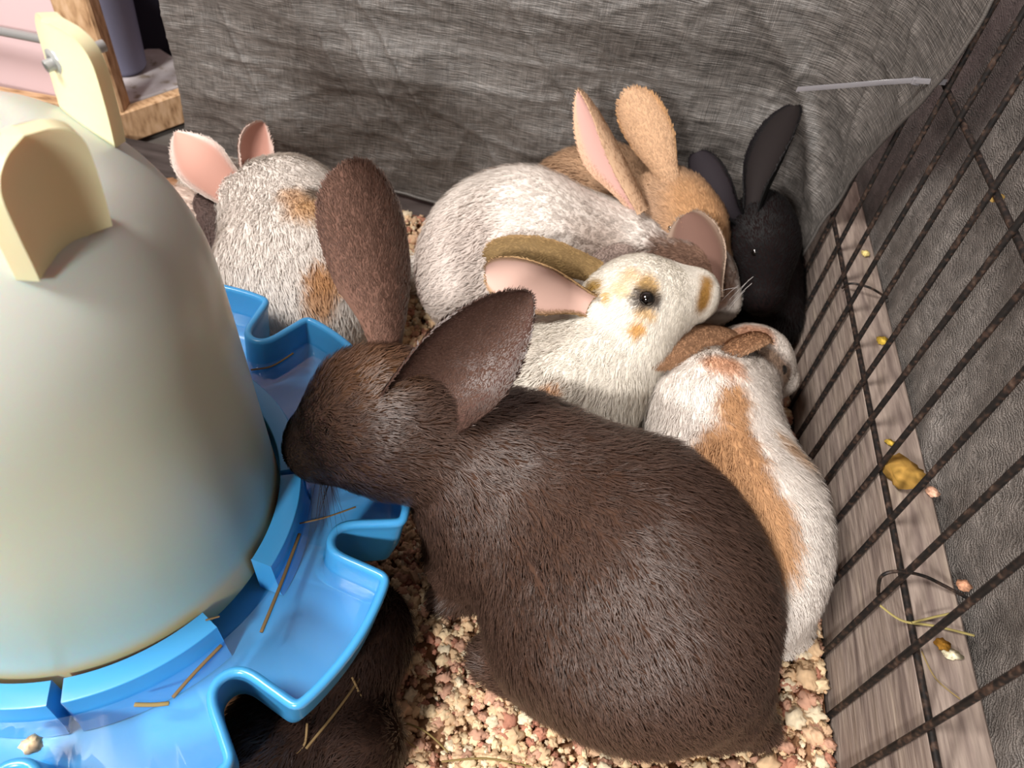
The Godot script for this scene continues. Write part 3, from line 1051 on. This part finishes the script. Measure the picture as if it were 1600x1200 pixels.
func litter() -> void:
	var hay := lin(132, 114, 72)
	var dull := lin(112, 92, 62)
	stalk([Vector3(-0.1431, 0.1190, -0.1637), Vector3(-0.1439, 0.1190, -0.1975), Vector3(-0.1460, 0.1190, -0.2336)], 0.0012, dull, "long dark hay stalk floating in the tray below the drinking rabbit")
	stalk([Vector3(-0.1487, 0.1195, -0.2408), Vector3(-0.1332, 0.1190, -0.2502), Vector3(-0.1164, 0.1190, -0.2629)], 0.0007, dull, "fine hay stalk floating in the tray right under the rabbit's whiskers")
	stalk([Vector3(-0.1757, 0.1190, -0.1167), Vector3(-0.1702, 0.1190, -0.1328), Vector3(-0.1626, 0.1190, -0.1511)], 0.0012, dull, "straight brown hay stalk floating near the front of the tray")
	stalk([Vector3(-0.1943, 0.1190, -0.1086), Vector3(-0.1841, 0.1190, -0.1108), Vector3(-0.1762, 0.1190, -0.1133)], 0.0013, hay, "short thick hay bit floating at the front of the tray")
	stalk([Vector3(-0.2376, 0.1190, -0.3643), Vector3(-0.2235, 0.1190, -0.3727), Vector3(-0.2129, 0.1190, -0.3907)], 0.0010, dull, "hay stalk floating at the far side of the tray behind the jar")
	stalk([Vector3(-0.1725, 0.1345, -0.1578), Vector3(-0.1657, 0.1345, -0.1618)], 0.0006, dull, "tiny dark hay bit lying on the pale blue collar")
	stalk([Vector3(-0.1011, 0.0780, -0.1164), Vector3(-0.0880, 0.0700, -0.1551), Vector3(-0.0771, 0.0500, -0.2130)], 0.0009, dull, "long thin hay stalk under the tray rim over the dark brown rabbit")
	stalk([Vector3(-0.0892, 0.0720, -0.1655), Vector3(-0.0703, 0.0500, -0.1512), Vector3(-0.0409, 0.0150, -0.1479)], 0.0008, dull, "hay stalk slanting from under the tray down to the bedding")
	stalk([Vector3(-0.1057, 0.0780, -0.1305), Vector3(-0.1050, 0.0700, -0.1178), Vector3(-0.1188, 0.0700, -0.1092)], 0.0008, dull, "bent hay stalk under the tray beside the dark brown rabbit")
	stalk([Vector3(-0.0214, 0.0120, -0.1437), Vector3(0.0087, 0.0120, -0.1522), Vector3(0.0405, 0.0120, -0.1536)], 0.0007, hay, "pale hay stalk on the bedding in front of the brown rabbit")
	stalk([Vector3(-0.0688, 0.0120, -0.1637), Vector3(-0.0399, 0.0120, -0.1611), Vector3(-0.0185, 0.0120, -0.1506)], 0.0007, hay, "thin hay stalk on the bedding beside the tray's shadow")
	stalk([Vector3(0.2382, 0.1430, -0.2599), Vector3(0.2517, 0.1425, -0.2526), Vector3(0.2724, 0.1425, -0.2539), Vector3(0.2974, 0.1425, -0.2531)], 0.0009, lin(150, 138, 88), "long green hay stalk lying across the board top")
	stalk([Vector3(0.2572, 0.1435, -0.2521), Vector3(0.2730, 0.1435, -0.2597), Vector3(0.2857, 0.1435, -0.2654)], 0.0008, lin(150, 138, 88), "short green hay stalk forking off the long one on the board")
	stalk([Vector3(0.2614, 0.1410, -0.2349), Vector3(0.2670, 0.1410, -0.2191), Vector3(0.2796, 0.1410, -0.2094)], 0.0005, hay, "very thin curved hay stalk on the lower board top")
	crumb("dropping_clump", Vector3(0.2714, 0.1480, -0.3729), 0.0135, lin(156, 122, 62), "large golden brown crumb clump lying on the board behind the wire", "clump")
	crumb("flake", Vector3(0.2811, 0.1410, -0.2377), 0.0055, lin(232, 222, 190), "white flake on the board top", "flake", Vector3(1, 0.35, 0.7))
	crumb("crumb", Vector3(0.2925, 0.1430, -0.3636), 0.0045, lin(222, 176, 150), "pink bedding crumb at the outer board edge below the golden clump", "crumb")
	crumb("crumb", Vector3(0.2803, 0.1420, -0.5259), 0.005, lin(204, 172, 70), "yellow crumb on the board top behind the wire", "crumb")
	crumb("crumb", Vector3(0.2839, 0.1420, -0.6556), 0.004, lin(214, 196, 130), "pale yellow crumb at the far end of the board", "crumb")
	crumb("crumb", Vector3(0.2696, 0.1410, -0.4062), 0.0035, lin(190, 160, 70), "small flat yellow crumb just above the golden clump", "crumb", Vector3(1.2, 0.4, 0.8))
	crumb("crumb", Vector3(0.2755, 0.1420, -0.2419), 0.0042, lin(150, 108, 44), "brown crumb beside the white flake on the board", "crumb")
	crumb("crumb", Vector3(0.2997, 0.1420, -0.2893), 0.0045, lin(200, 150, 120), "pink crumb at the wire hook's end", "crumb")
	crumb("crumb", Vector3(0.4531, 0.1420, -0.8137) if false else Vector3(0.2620, 0.3225, -0.4720), 0.005, lin(206, 170, 100), "yellow husk caught on an upright wire", "crumb")
	crumb("crumb", Vector3(0.2461, 0.0140, -0.4083), 0.009, lin(186, 156, 84), "yellow brown clump at the board's foot beside the white and orange rabbit", "clump")
	crumb("crumb", Vector3(-0.2365, 0.1180, -0.0786), 0.0055, lin(230, 200, 160), "soaked cream crumb floating at the front left of the tray", "crumb")

func rabbits() -> void:
	var white := lin(234, 227, 220)
	var cream := lin(230, 224, 213)
	var ginger := lin(186, 144, 106)
	var brown := lin(74, 55, 46)
	var dark := lin(40, 30, 27)
	# the big brown one, drinking
	rabbit("large chocolate brown rabbit drinking from the blue tray", {
		at = Vector3(0.0919, 0.0000, -0.2634), base = brown, cell = 0.0036, dark = true,
		body = [
			["egg", Vector3(0.0875, 0.0940, -0.2517), Vector3(0.7779, -0.2001, 0.5957), Vector3(0.095, 0.094, 0.100), 0.03],
			[Vector3(-0.0136, 0.1250, -0.3085), Vector3(0.0543, 0.1080, -0.2811), 0.056, 0.080, 0.06],
			[Vector3(-0.0652, 0.1650, -0.2997), Vector3(-0.0136, 0.1250, -0.3085), 0.040, 0.055, 0.04],
			[Vector3(-0.0238, 0.1050, -0.3080), Vector3(-0.0390, 0.0500, -0.2860), 0.050, 0.032, 0.04],
			[Vector3(-0.0392, 0.0500, -0.2918), Vector3(-0.0352, 0.0190, -0.2721), 0.024, 0.018, 0.015],
			[Vector3(-0.0343, 0.0170, -0.2733), Vector3(-0.0474, 0.0130, -0.2625), 0.017, 0.014, 0.012],
			["egg", Vector3(0.0517, 0.0660, -0.2457), Vector3(-0.3326, -0.6088, 0.7202), Vector3(0.050, 0.060, 0.066), 0.025],
			[Vector3(0.0441, 0.0220, -0.2108), Vector3(0.0016, 0.0200, -0.2200), 0.024, 0.020, 0.014],
			[Vector3(0.1737, 0.0350, -0.2186), Vector3(0.1943, 0.0260, -0.2115), 0.030, 0.016, 0.05],
			["egg", Vector3(-0.1025, 0.1860, -0.2965), Vector3(0.8551, 0.3840, -0.3482), Vector3(0.042, 0.044, 0.050), 0.02],
			["egg", Vector3(-0.0956, 0.1680, -0.2838), Vector3(0.9078, 0.1655, -0.3853), Vector3(0.030, 0.034, 0.038), 0.02],
			[Vector3(-0.1429, 0.1630, -0.2818), Vector3(-0.1171, 0.1820, -0.2947), 0.024, 0.040, 0.025],
			["egg", Vector3(-0.1473, 0.1580, -0.2767), Vector3(0.6708, 0.5614, -0.4847), Vector3(0.020, 0.018, 0.018), 0.012],
		],
		patches = [[Vector3(-0.1459, 0.1650, -0.2783), Vector3(-0.1357, 0.1650, -0.2810), 0.038, dark, 0.5], [Vector3(-0.1225, 0.2100, -0.3028), Vector3(-0.1035, 0.2100, -0.2967), 0.022, lin(98, 68, 46), 0.6, 0.7], [Vector3(-0.0682, 0.1800, -0.3097), Vector3(-0.0489, 0.1600, -0.3080), 0.03, lin(34, 25, 23), 0.6, 0.8]],
		short = [[Vector3(-0.1438, 0.1650, -0.2788), 0.045, 0.3], [Vector3(-0.1054, 0.1800, -0.2996), 0.05, 0.5]],
		ears = [
			{base = Vector3(-0.1097, 0.2050, -0.3218), ctrl = Vector3(-0.1097, 0.2620, -0.3519), tip = Vector3(-0.1442, 0.3250, -0.3649), face = Vector3(-0.5404, -0.6890, -0.4830), width = 0.068, c0 = 3.4, c1 = 1.6, th = 0.004, out = lin(116, 88, 76), inn = lin(120, 84, 74), rim = lin(110, 84, 74), root = 0.36, blunt = 3.4},
			{base = Vector3(-0.0883, 0.1980, -0.2902), ctrl = Vector3(-0.0658, 0.2360, -0.2944), tip = Vector3(-0.0241, 0.2560, -0.3627), face = Vector3(0.3623, 0.4612, 0.8100), width = 0.074, c0 = 2.4, c1 = 1.5, th = 0.004, out = lin(82, 60, 52), inn = lin(84, 62, 54), rim = lin(70, 52, 45), point = 0.7, fuzz = 0.22, root = 0.85, blunt = 1.7},
		],
		eyes = [[Vector3(-0.1256, 0.2038, -0.2645), 0.0062, 0.94]],
		whiskers = [[Vector3(-0.1349, 0.1550, -0.2642), Vector3(0.2, -0.5, 0.8), Vector3.DOWN, 16, 0.035, lin(20, 16, 15)]],
		fur = 130000, len = 0.0115, wide = 0.0006, vary = 0.30, lift = 0.15,
	})
	# white with gold spots, in profile
	rabbit("white rabbit with gold spotted face in profile, mottled ears laid back", {
		at = Vector3(0.0283, 0.0000, -0.5140), base = cream, cell = 0.0036,
		body = [
			["egg", Vector3(0.0053, 0.0750, -0.4180), Vector3(-0.6046, -0.2461, 0.7576), Vector3(0.062, 0.070, 0.085), 0.04],
			[Vector3(0.0535, 0.1380, -0.4656), Vector3(0.0160, 0.1000, -0.4370), 0.042, 0.062, 0.04],
			["egg", Vector3(0.0509, 0.1670, -0.4880), Vector3(-0.9294, 0.0000, 0.3690), Vector3(0.0268, 0.0275, 0.042), 0.02],
			["egg", Vector3(0.0539, 0.1550, -0.4834), Vector3(-0.9090, -0.0602, 0.4125), Vector3(0.0245, 0.024, 0.034), 0.02],
			[Vector3(0.0615, 0.1670, -0.4938), Vector3(0.1054, 0.1640, -0.5124), 0.026, 0.0155, 0.035],
			["egg", Vector3(0.1062, 0.1650, -0.5176), Vector3(-0.9211, 0.0273, 0.3883), Vector3(0.011, 0.0105, 0.0125), 0.025],
			[Vector3(0.1072, 0.1580, -0.5070), Vector3(0.0779, 0.1570, -0.4917), 0.0105, 0.021, 0.025],
			[Vector3(0.0603, 0.1000, -0.4816), Vector3(0.0844, 0.0300, -0.4857), 0.03, 0.018, 0.03],
		],
		patches = [[Vector3(0.0620, 0.2099, -0.4653), Vector3(0.0672, 0.2060, -0.4613), 0.009, lin(186, 148, 84), 0.5, 0.9], [Vector3(0.0718, 0.1910, -0.4451), Vector3(0.0615, 0.1917, -0.4451), 0.006, lin(196, 156, 96), 0.6, 0.8], [Vector3(0.0592, 0.1993, -0.4534), Vector3(0.0697, 0.2011, -0.4561), 0.0095, lin(62, 52, 46), 0.4, 0.95], [Vector3(0.1115, 0.1869, -0.5049), Vector3(0.1103, 0.1732, -0.4896), 0.0075, lin(150, 112, 60), 0.6], [Vector3(0.0613, 0.1825, -0.4348), Vector3(0.0622, 0.1826, -0.4350), 0.007, lin(206, 160, 100), 0.4], [Vector3(0.0239, 0.1967, -0.4552), Vector3(0.0271, 0.1929, -0.4512), 0.003, lin(206, 170, 110), 0.6], [Vector3(0.0367, 0.2014, -0.4614), Vector3(0.0410, 0.1991, -0.4591), 0.006, lin(226, 204, 170), 0.6], [Vector3(0.0426, 0.2106, -0.4721), Vector3(0.0447, 0.2119, -0.4736), 0.007, lin(226, 200, 166), 0.6], [Vector3(0.0011, 0.1632, -0.3713), Vector3(0.0055, 0.1646, -0.3733), 0.007, lin(206, 160, 120), 0.6], [Vector3(0.0082, 0.1779, -0.4630), Vector3(0.0166, 0.1848, -0.4713), 0.008, lin(150, 120, 66), 0.6]],
		short = [[Vector3(0.1016, 0.1700, -0.5067), 0.03, 0.25], [Vector3(0.0584, 0.1700, -0.4893), 0.05, 0.45]],
		ears = [
			{base = Vector3(0.0206, 0.1780, -0.4953), ctrl = Vector3(-0.0282, 0.1900, -0.4979), tip = Vector3(-0.0764, 0.1780, -0.4912), face = Vector3(-0.1126, -0.4942, -0.8620), width = 0.034, c0 = 2.4, c1 = 1.6, th = 0.0035, patches = [[Vector3(-0.0627, 0.1947, -0.4762), Vector3(-0.0366, 0.1955, -0.4791), 0.012, lin(96, 84, 66), 0.6], [Vector3(-0.0157, 0.1958, -0.4811), Vector3(0.0012, 0.1922, -0.4783), 0.010, lin(170, 140, 84), 0.6]], out = lin(136, 112, 76), inn = lin(150, 120, 100), rim = lin(170, 140, 100), root = 0.7, blunt = 4.0},
			{base = Vector3(0.0180, 0.1760, -0.4585), ctrl = Vector3(-0.0217, 0.1920, -0.4548), tip = Vector3(-0.0716, 0.1760, -0.4691), face = Vector3(0.2445, 0.3115, 0.9182), width = 0.05, c0 = 2.6, c1 = 1.5, th = 0.0035, out = lin(168, 140, 96), inn = lin(206, 172, 160), rim = lin(158, 128, 92), root = 0.5, blunt = 3.0},
		],
		eyes = [[Vector3(0.0631, 0.1997, -0.4541), 0.0066, 0.3]],
		fur = 70000, len = 0.010, wide = 0.0006, vary = 0.08, lift = 0.11,
	})
	# white and orange, back towards us
	rabbit("white rabbit with an orange streak down its back, beside the board", {
		at = Vector3(0.1936, 0.0000, -0.4125), base = white, cell = 0.004,
		body = [
			["egg", Vector3(0.1684, 0.0720, -0.3242), Vector3(0.4550, -0.2737, 0.8474), Vector3(0.062, 0.066, 0.075), 0.04],
			[Vector3(0.1361, 0.1020, -0.4308), Vector3(0.1588, 0.0880, -0.3598), 0.048, 0.062, 0.05],
			[Vector3(0.1722, 0.0980, -0.4946), Vector3(0.1400, 0.0980, -0.4352), 0.034, 0.045, 0.04],
			["egg", Vector3(0.1789, 0.0980, -0.5175), Vector3(-0.9183, 0.3688, 0.1439), Vector3(0.030, 0.031, 0.036), 0.02],
			[Vector3(0.2108, 0.0780, -0.5184), Vector3(0.1877, 0.0900, -0.5193), 0.018, 0.026, 0.02],
			["egg", Vector3(0.2103, 0.0300, -0.3050), Vector3(0.6688, -0.5512, 0.4988), Vector3(0.028, 0.026, 0.045), 0.03],
		],
		patches = [[Vector3(0.1413, 0.1607, -0.4093), Vector3(0.1431, 0.1528, -0.3708), 0.012, ginger, 0.5], [Vector3(0.1334, 0.1676, -0.3565), Vector3(0.1628, 0.1405, -0.2839), 0.027, ginger, 0.3], [Vector3(0.1824, 0.1456, -0.3807), Vector3(0.1901, 0.1364, -0.3711), 0.010, lin(216, 180, 140), 0.5, 0.7], [Vector3(0.1292, 0.1514, -0.4430), Vector3(0.1379, 0.1488, -0.4407), 0.012, lin(216, 160, 116), 0.6, 0.8], [Vector3(0.1587, 0.1401, -0.5150), Vector3(0.1788, 0.1402, -0.5166), 0.012, lin(206, 150, 110), 0.5, 0.8], [Vector3(0.1776, 0.1242, -0.4912), Vector3(0.2005, 0.1110, -0.4903), 0.011, lin(124, 96, 74), 0.5, 0.9]],
		short = [[Vector3(0.1965, 0.0900, -0.5132), 0.05, 0.35]],
		ears = [
			{base = Vector3(0.1532, 0.1300, -0.5047), ctrl = Vector3(0.1090, 0.1550, -0.4882), tip = Vector3(0.0775, 0.1450, -0.4330), face = Vector3(0.0630, -0.9808, -0.1848), width = 0.04, c0 = 2.2, c1 = 1.6, th = 0.0035, out = lin(158, 122, 94), inn = lin(176, 134, 116), rim = lin(166, 130, 100), root = 0.5},
			{base = Vector3(0.1763, 0.1300, -0.5097), ctrl = Vector3(0.1577, 0.1500, -0.4998), tip = Vector3(0.1275, 0.1430, -0.4522), face = Vector3(0.4790, -0.7386, 0.4744), width = 0.04, c0 = 2.4, c1 = 1.6, th = 0.0035, out = lin(166, 126, 96), inn = lin(70, 52, 44), rim = lin(176, 140, 110), root = 0.6},
		],
		eyes = [[Vector3(0.1979, 0.1178, -0.4887), 0.0055, 0.6]],
		fur = 70000, len = 0.011, wide = 0.0006, vary = 0.08, lift = 0.12,
	})
	# white with grey tinge
	rabbit("plump white rabbit with a grey tinged back and grey brown face", {
		at = Vector3(-0.0327, 0.0000, -0.6859), base = white, cell = 0.0045,
		body = [
			["egg", Vector3(-0.0698, 0.0900, -0.5906), Vector3(-0.8698, -0.0000, 0.4934), Vector3(0.082, 0.088, 0.090), 0.03],
			[Vector3(0.0407, 0.0900, -0.6200), Vector3(-0.0450, 0.0920, -0.6013), 0.062, 0.085, 0.05],
			[Vector3(0.1049, 0.1050, -0.6002), Vector3(0.0473, 0.0900, -0.6220), 0.040, 0.055, 0.04],
			["egg", Vector3(0.1190, 0.1120, -0.6063), Vector3(-0.9326, 0.3604, -0.0196), Vector3(0.034, 0.035, 0.042), 0.02],
			[Vector3(0.1500, 0.0850, -0.6071), Vector3(0.1243, 0.1050, -0.6062), 0.024, 0.032, 0.02],
			["egg", Vector3(-0.1596, 0.0300, -0.6214), Vector3(-0.9087, -0.3339, 0.2507), Vector3(0.020, 0.030, 0.024), 0.02],
		],
		patches = [[Vector3(-0.1194, 0.1109, -0.5433), Vector3(-0.0912, 0.1326, -0.5247), 0.06, lin(214, 200, 192), 0.6, 0.7], [Vector3(-0.0921, 0.1463, -0.6446), Vector3(-0.0876, 0.1423, -0.6405), 0.022, lin(196, 176, 166), 0.6, 0.8], [Vector3(0.0090, 0.1445, -0.5756), Vector3(0.0156, 0.1431, -0.5746), 0.03, lin(176, 158, 146), 0.7, 0.8], [Vector3(0.1282, 0.1358, -0.5602), Vector3(0.0953, 0.1449, -0.5677), 0.045, lin(120, 94, 80), 0.35], [Vector3(-0.1516, 0.0825, -0.5692), Vector3(-0.1464, 0.0696, -0.5553), 0.025, lin(170, 150, 142), 0.5]],
		short = [[Vector3(0.1294, 0.1100, -0.6017), 0.05, 0.4]],
		ears = [
			{base = Vector3(0.0779, 0.1350, -0.6001), ctrl = Vector3(0.0460, 0.1500, -0.6009), tip = Vector3(0.0176, 0.1500, -0.5444), face = Vector3(0.0347, -0.9474, -0.3181), width = 0.036, c0 = 2.2, c1 = 1.6, th = 0.0035, out = lin(164, 146, 138), inn = lin(170, 140, 128), root = 0.5},
			{base = Vector3(0.1323, 0.1180, -0.5683), ctrl = Vector3(0.1165, 0.1500, -0.5926), tip = Vector3(0.0942, 0.1700, -0.6214), face = Vector3(-0.5117, 0.5562, 0.6548), width = 0.07, c0 = 2.4, c1 = 1.8, th = 0.004, out = lin(146, 124, 108), inn = lin(114, 88, 78), rim = lin(166, 146, 130), root = 0.6, blunt = 1.5},
		],
		fur = 50000, len = 0.010, wide = 0.0007, vary = 0.08, lift = 0.10,
	})
	# tan
	rabbit("tan orange rabbit with tall upright ears against the back tarpaulin", {
		at = Vector3(0.0371, 0.0000, -0.8591), base = lin(174, 141, 112), cell = 0.0045,
		body = [
			["egg", Vector3(0.0028, 0.0750, -0.7362), Vector3(-0.9744, -0.2249, -0.0070), Vector3(0.056, 0.068, 0.085), 0.04],
			[Vector3(0.0809, 0.1100, -0.6623), Vector3(0.0243, 0.0850, -0.7285), 0.044, 0.06, 0.05],
			["egg", Vector3(0.0918, 0.1420, -0.6572), Vector3(-0.6792, 0.4974, -0.5396), Vector3(0.044, 0.042, 0.052), 0.02],
			["egg", Vector3(0.0869, 0.1180, -0.6364), Vector3(-0.7862, 0.3775, -0.4893), Vector3(0.036, 0.034, 0.042), 0.02],
			[Vector3(0.1395, 0.1020, -0.6251), Vector3(0.1104, 0.1280, -0.6470), 0.024, 0.036, 0.02],
		],
		patches = [[Vector3(0.0523, 0.1634, -0.5999), Vector3(0.0644, 0.1438, -0.5791), 0.035, lin(160, 130, 106), 0.6, 0.8], [Vector3(0.1082, 0.1814, -0.6243), Vector3(0.1166, 0.1740, -0.6166), 0.03, lin(186, 142, 100), 0.6, 0.8]],
		short = [[Vector3(0.1097, 0.1300, -0.6553), 0.06, 0.4]],
		ears = [
			{base = Vector3(0.0534, 0.1650, -0.6250), ctrl = Vector3(0.0101, 0.2150, -0.6428), tip = Vector3(-0.0321, 0.2350, -0.6938), face = Vector3(-0.9491, 0.0500, 0.3111), width = 0.072, c0 = 3.2, c1 = 2.2, th = 0.004, out = lin(200, 166, 136), inn = lin(196, 156, 148), rim = lin(206, 172, 142), root = 0.5, blunt = 1.7, point = 0.75},
			{base = Vector3(0.0760, 0.1780, -0.6524), ctrl = Vector3(0.0470, 0.2150, -0.6686), tip = Vector3(0.0141, 0.2400, -0.7003), face = Vector3(0.4300, -0.6013, -0.6735), width = 0.054, c0 = 3.2, c1 = 1.8, th = 0.004, out = lin(198, 162, 130), inn = lin(206, 170, 150), rim = lin(212, 166, 118), root = 0.5, blunt = 3.4},
		],
		eyes = [[Vector3(0.0807, 0.1625, -0.6042), 0.005, 0.8]],
		fur = 38000, len = 0.012, wide = 0.0008, vary = 0.16, lift = 0.14,
	})
	# black
	rabbit("black rabbit crouched head down in the corner behind the wire", {
		at = Vector3(0.2254, 0.0000, -0.7786), base = lin(22, 20, 21), cell = 0.0045,
		body = [
			["egg", Vector3(0.1964, 0.0650, -0.7004), Vector3(0.1085, -0.2470, 0.9629), Vector3(0.052, 0.06, 0.075), 0.04],
			["egg", Vector3(0.1826, 0.1320, -0.6706), Vector3(-0.1570, 0.4652, -0.8712), Vector3(0.034, 0.036, 0.046), 0.02],
			[Vector3(0.1935, 0.0950, -0.6241), Vector3(0.1842, 0.1250, -0.6528), 0.024, 0.034, 0.02],
			["egg", Vector3(0.2223, 0.0450, -0.6534), Vector3(0.4119, -0.7657, 0.4940), Vector3(0.028, 0.034, 0.042), 0.03],
		],
		short = [[Vector3(0.1858, 0.1200, -0.6489), 0.06, 0.4]],
		ears = [
			{base = Vector3(0.1655, 0.1580, -0.6675), ctrl = Vector3(0.1613, 0.1950, -0.6901), tip = Vector3(0.1888, 0.2250, -0.7693), face = Vector3(-0.5974, 0.5000, 0.6270), width = 0.05, c0 = 3.4, c1 = 1.9, th = 0.004, out = lin(28, 26, 28), inn = lin(40, 35, 36), root = 0.5},
			{base = Vector3(0.1498, 0.1500, -0.6626), ctrl = Vector3(0.1178, 0.1800, -0.6521), tip = Vector3(0.0971, 0.1900, -0.7030), face = Vector3(-0.1619, 0.7032, 0.6923), width = 0.040, c0 = 3.4, c1 = 1.9, th = 0.004, out = lin(28, 26, 28), inn = lin(46, 42, 44), root = 0.5},
		],
		whiskers = [[Vector3(0.1524, 0.1616, -0.5458), Vector3(-0.6, 0.0, 0.7), Vector3.DOWN, 6, 0.035, lin(190, 186, 184)]],
		eyes = [[Vector3(0.1424, 0.1666, -0.5625), 0.0055, 0.8]],
		fur = 26000, len = 0.011, wide = 0.0008, vary = 0.2, lift = 0.14,
	})
	# white and orange behind the waterer
	rabbit("white rabbit with orange spine patches behind the tray, facing away", {
		at = Vector3(-0.2990, 0.0000, -0.5919), base = white, cell = 0.0045,
		body = [
			["egg", Vector3(-0.2589, 0.0660, -0.5230), Vector3(0.4944, -0.1507, 0.8561), Vector3(0.080, 0.074, 0.082), 0.04],
			[Vector3(-0.3003, 0.0860, -0.6002), Vector3(-0.2679, 0.0750, -0.5421), 0.060, 0.074, 0.05],
			[Vector3(-0.3752, 0.0850, -0.6127), Vector3(-0.3122, 0.0880, -0.5992), 0.036, 0.05, 0.04],
			["egg", Vector3(-0.3962, 0.0850, -0.6268), Vector3(0.8733, 0.2103, 0.4395), Vector3(0.034, 0.036, 0.044), 0.02],
		],
		patches = [[Vector3(-0.2678, 0.1558, -0.5519), Vector3(-0.2581, 0.1523, -0.5338), 0.016, lin(210, 170, 128), 0.6, 0.85], [Vector3(-0.2575, 0.1575, -0.5695), Vector3(-0.2544, 0.1553, -0.5673), 0.010, lin(120, 104, 90), 0.5, 0.9], [Vector3(-0.2483, 0.1594, -0.5423), Vector3(-0.2407, 0.1541, -0.5370), 0.014, lin(206, 166, 120), 0.6, 0.8], [Vector3(-0.1965, 0.1599, -0.4571), Vector3(-0.1854, 0.1486, -0.4156), 0.014, lin(200, 150, 104), 0.5, 0.9], [Vector3(-0.2144, 0.1563, -0.4517), Vector3(-0.1951, 0.1634, -0.4462), 0.010, lin(200, 150, 104), 0.5, 0.9]],
		ears = [
			{base = Vector3(-0.3545, 0.1150, -0.5892), ctrl = Vector3(-0.3779, 0.1400, -0.5814), tip = Vector3(-0.4265, 0.1500, -0.6243), face = Vector3(0.2424, 0.7467, 0.6194), width = 0.056, c0 = 2.0, c1 = 1.3, th = 0.004, out = lin(226, 206, 196), inn = lin(206, 158, 144), rim = lin(236, 224, 216), root = 0.75, blunt = 1.6, point = 0.85},
			{base = Vector3(-0.3412, 0.1180, -0.6096), ctrl = Vector3(-0.3548, 0.1400, -0.6244), tip = Vector3(-0.3510, 0.1520, -0.6680), face = Vector3(0.7762, 0.5569, 0.2956), width = 0.046, c0 = 2.2, c1 = 1.7, th = 0.004, out = lin(200, 164, 146), inn = lin(200, 150, 136), rim = lin(226, 204, 194), root = 0.8, blunt = 1.7, point = 0.75},
		],
		fur = 50000, len = 0.010, wide = 0.0007, vary = 0.08, lift = 0.10,
	})
	# mostly hidden behind the jar
	rabbit("pale rabbit with one drooping dark grey ear, mostly hidden behind the jar", {
		at = Vector3(-0.4725, 0.0000, -0.6215), base = lin(226, 208, 196), cell = 0.006,
		body = [
			["egg", Vector3(-0.4403, 0.0550, -0.5572), Vector3(-0.6054, 0.0000, 0.7959), Vector3(0.05, 0.055, 0.075), 0.04],
			["egg", Vector3(-0.3930, 0.0720, -0.5814), Vector3(-0.7344, 0.6655, 0.1329), Vector3(0.028, 0.030, 0.036), 0.03],
		],
		ears = [{base = Vector3(-0.3876, 0.1080, -0.5699), ctrl = Vector3(-0.3641, 0.1180, -0.5661), tip = Vector3(-0.3554, 0.0700, -0.5422), face = Vector3(-0.3305, -0.7387, -0.5875), width = 0.042, c0 = 2.6, c1 = 1.5, th = 0.004, out = lin(96, 80, 76), inn = lin(120, 96, 90), rim = lin(226, 214, 206), root = 0.7}],
		fur = 9000, len = 0.012, wide = 0.0009, vary = 0.10, lift = 0.14,
	})
	# under the tray
	rabbit("very dark brown rabbit lying in the shade beneath the tray rim", {
		at = Vector3(-0.1152, 0.0000, -0.1573), base = lin(46, 31, 25), cell = 0.005, dark = true,
		body = [
			["egg", Vector3(-0.1177, 0.0360, -0.1495), Vector3(-0.3399, 0.0000, 0.9405), Vector3(0.042, 0.036, 0.085), 0.03],
			["egg", Vector3(-0.1016, 0.0360, -0.2036), Vector3(-0.4006, 0.0000, 0.9163), Vector3(0.034, 0.036, 0.042), 0.03],
			["egg", Vector3(-0.0828, 0.0300, -0.1359), Vector3(-0.8997, 0.0000, 0.4364), Vector3(0.036, 0.032, 0.036), 0.015],
			["egg", Vector3(-0.1315, 0.0340, -0.1065), Vector3(-0.5543, 0.0000, 0.8323), Vector3(0.036, 0.036, 0.05), 0.02],
		],
		ears = [],
		fur = 14000, len = 0.010, wide = 0.0008, vary = 0.25, lift = 0.14,
	})
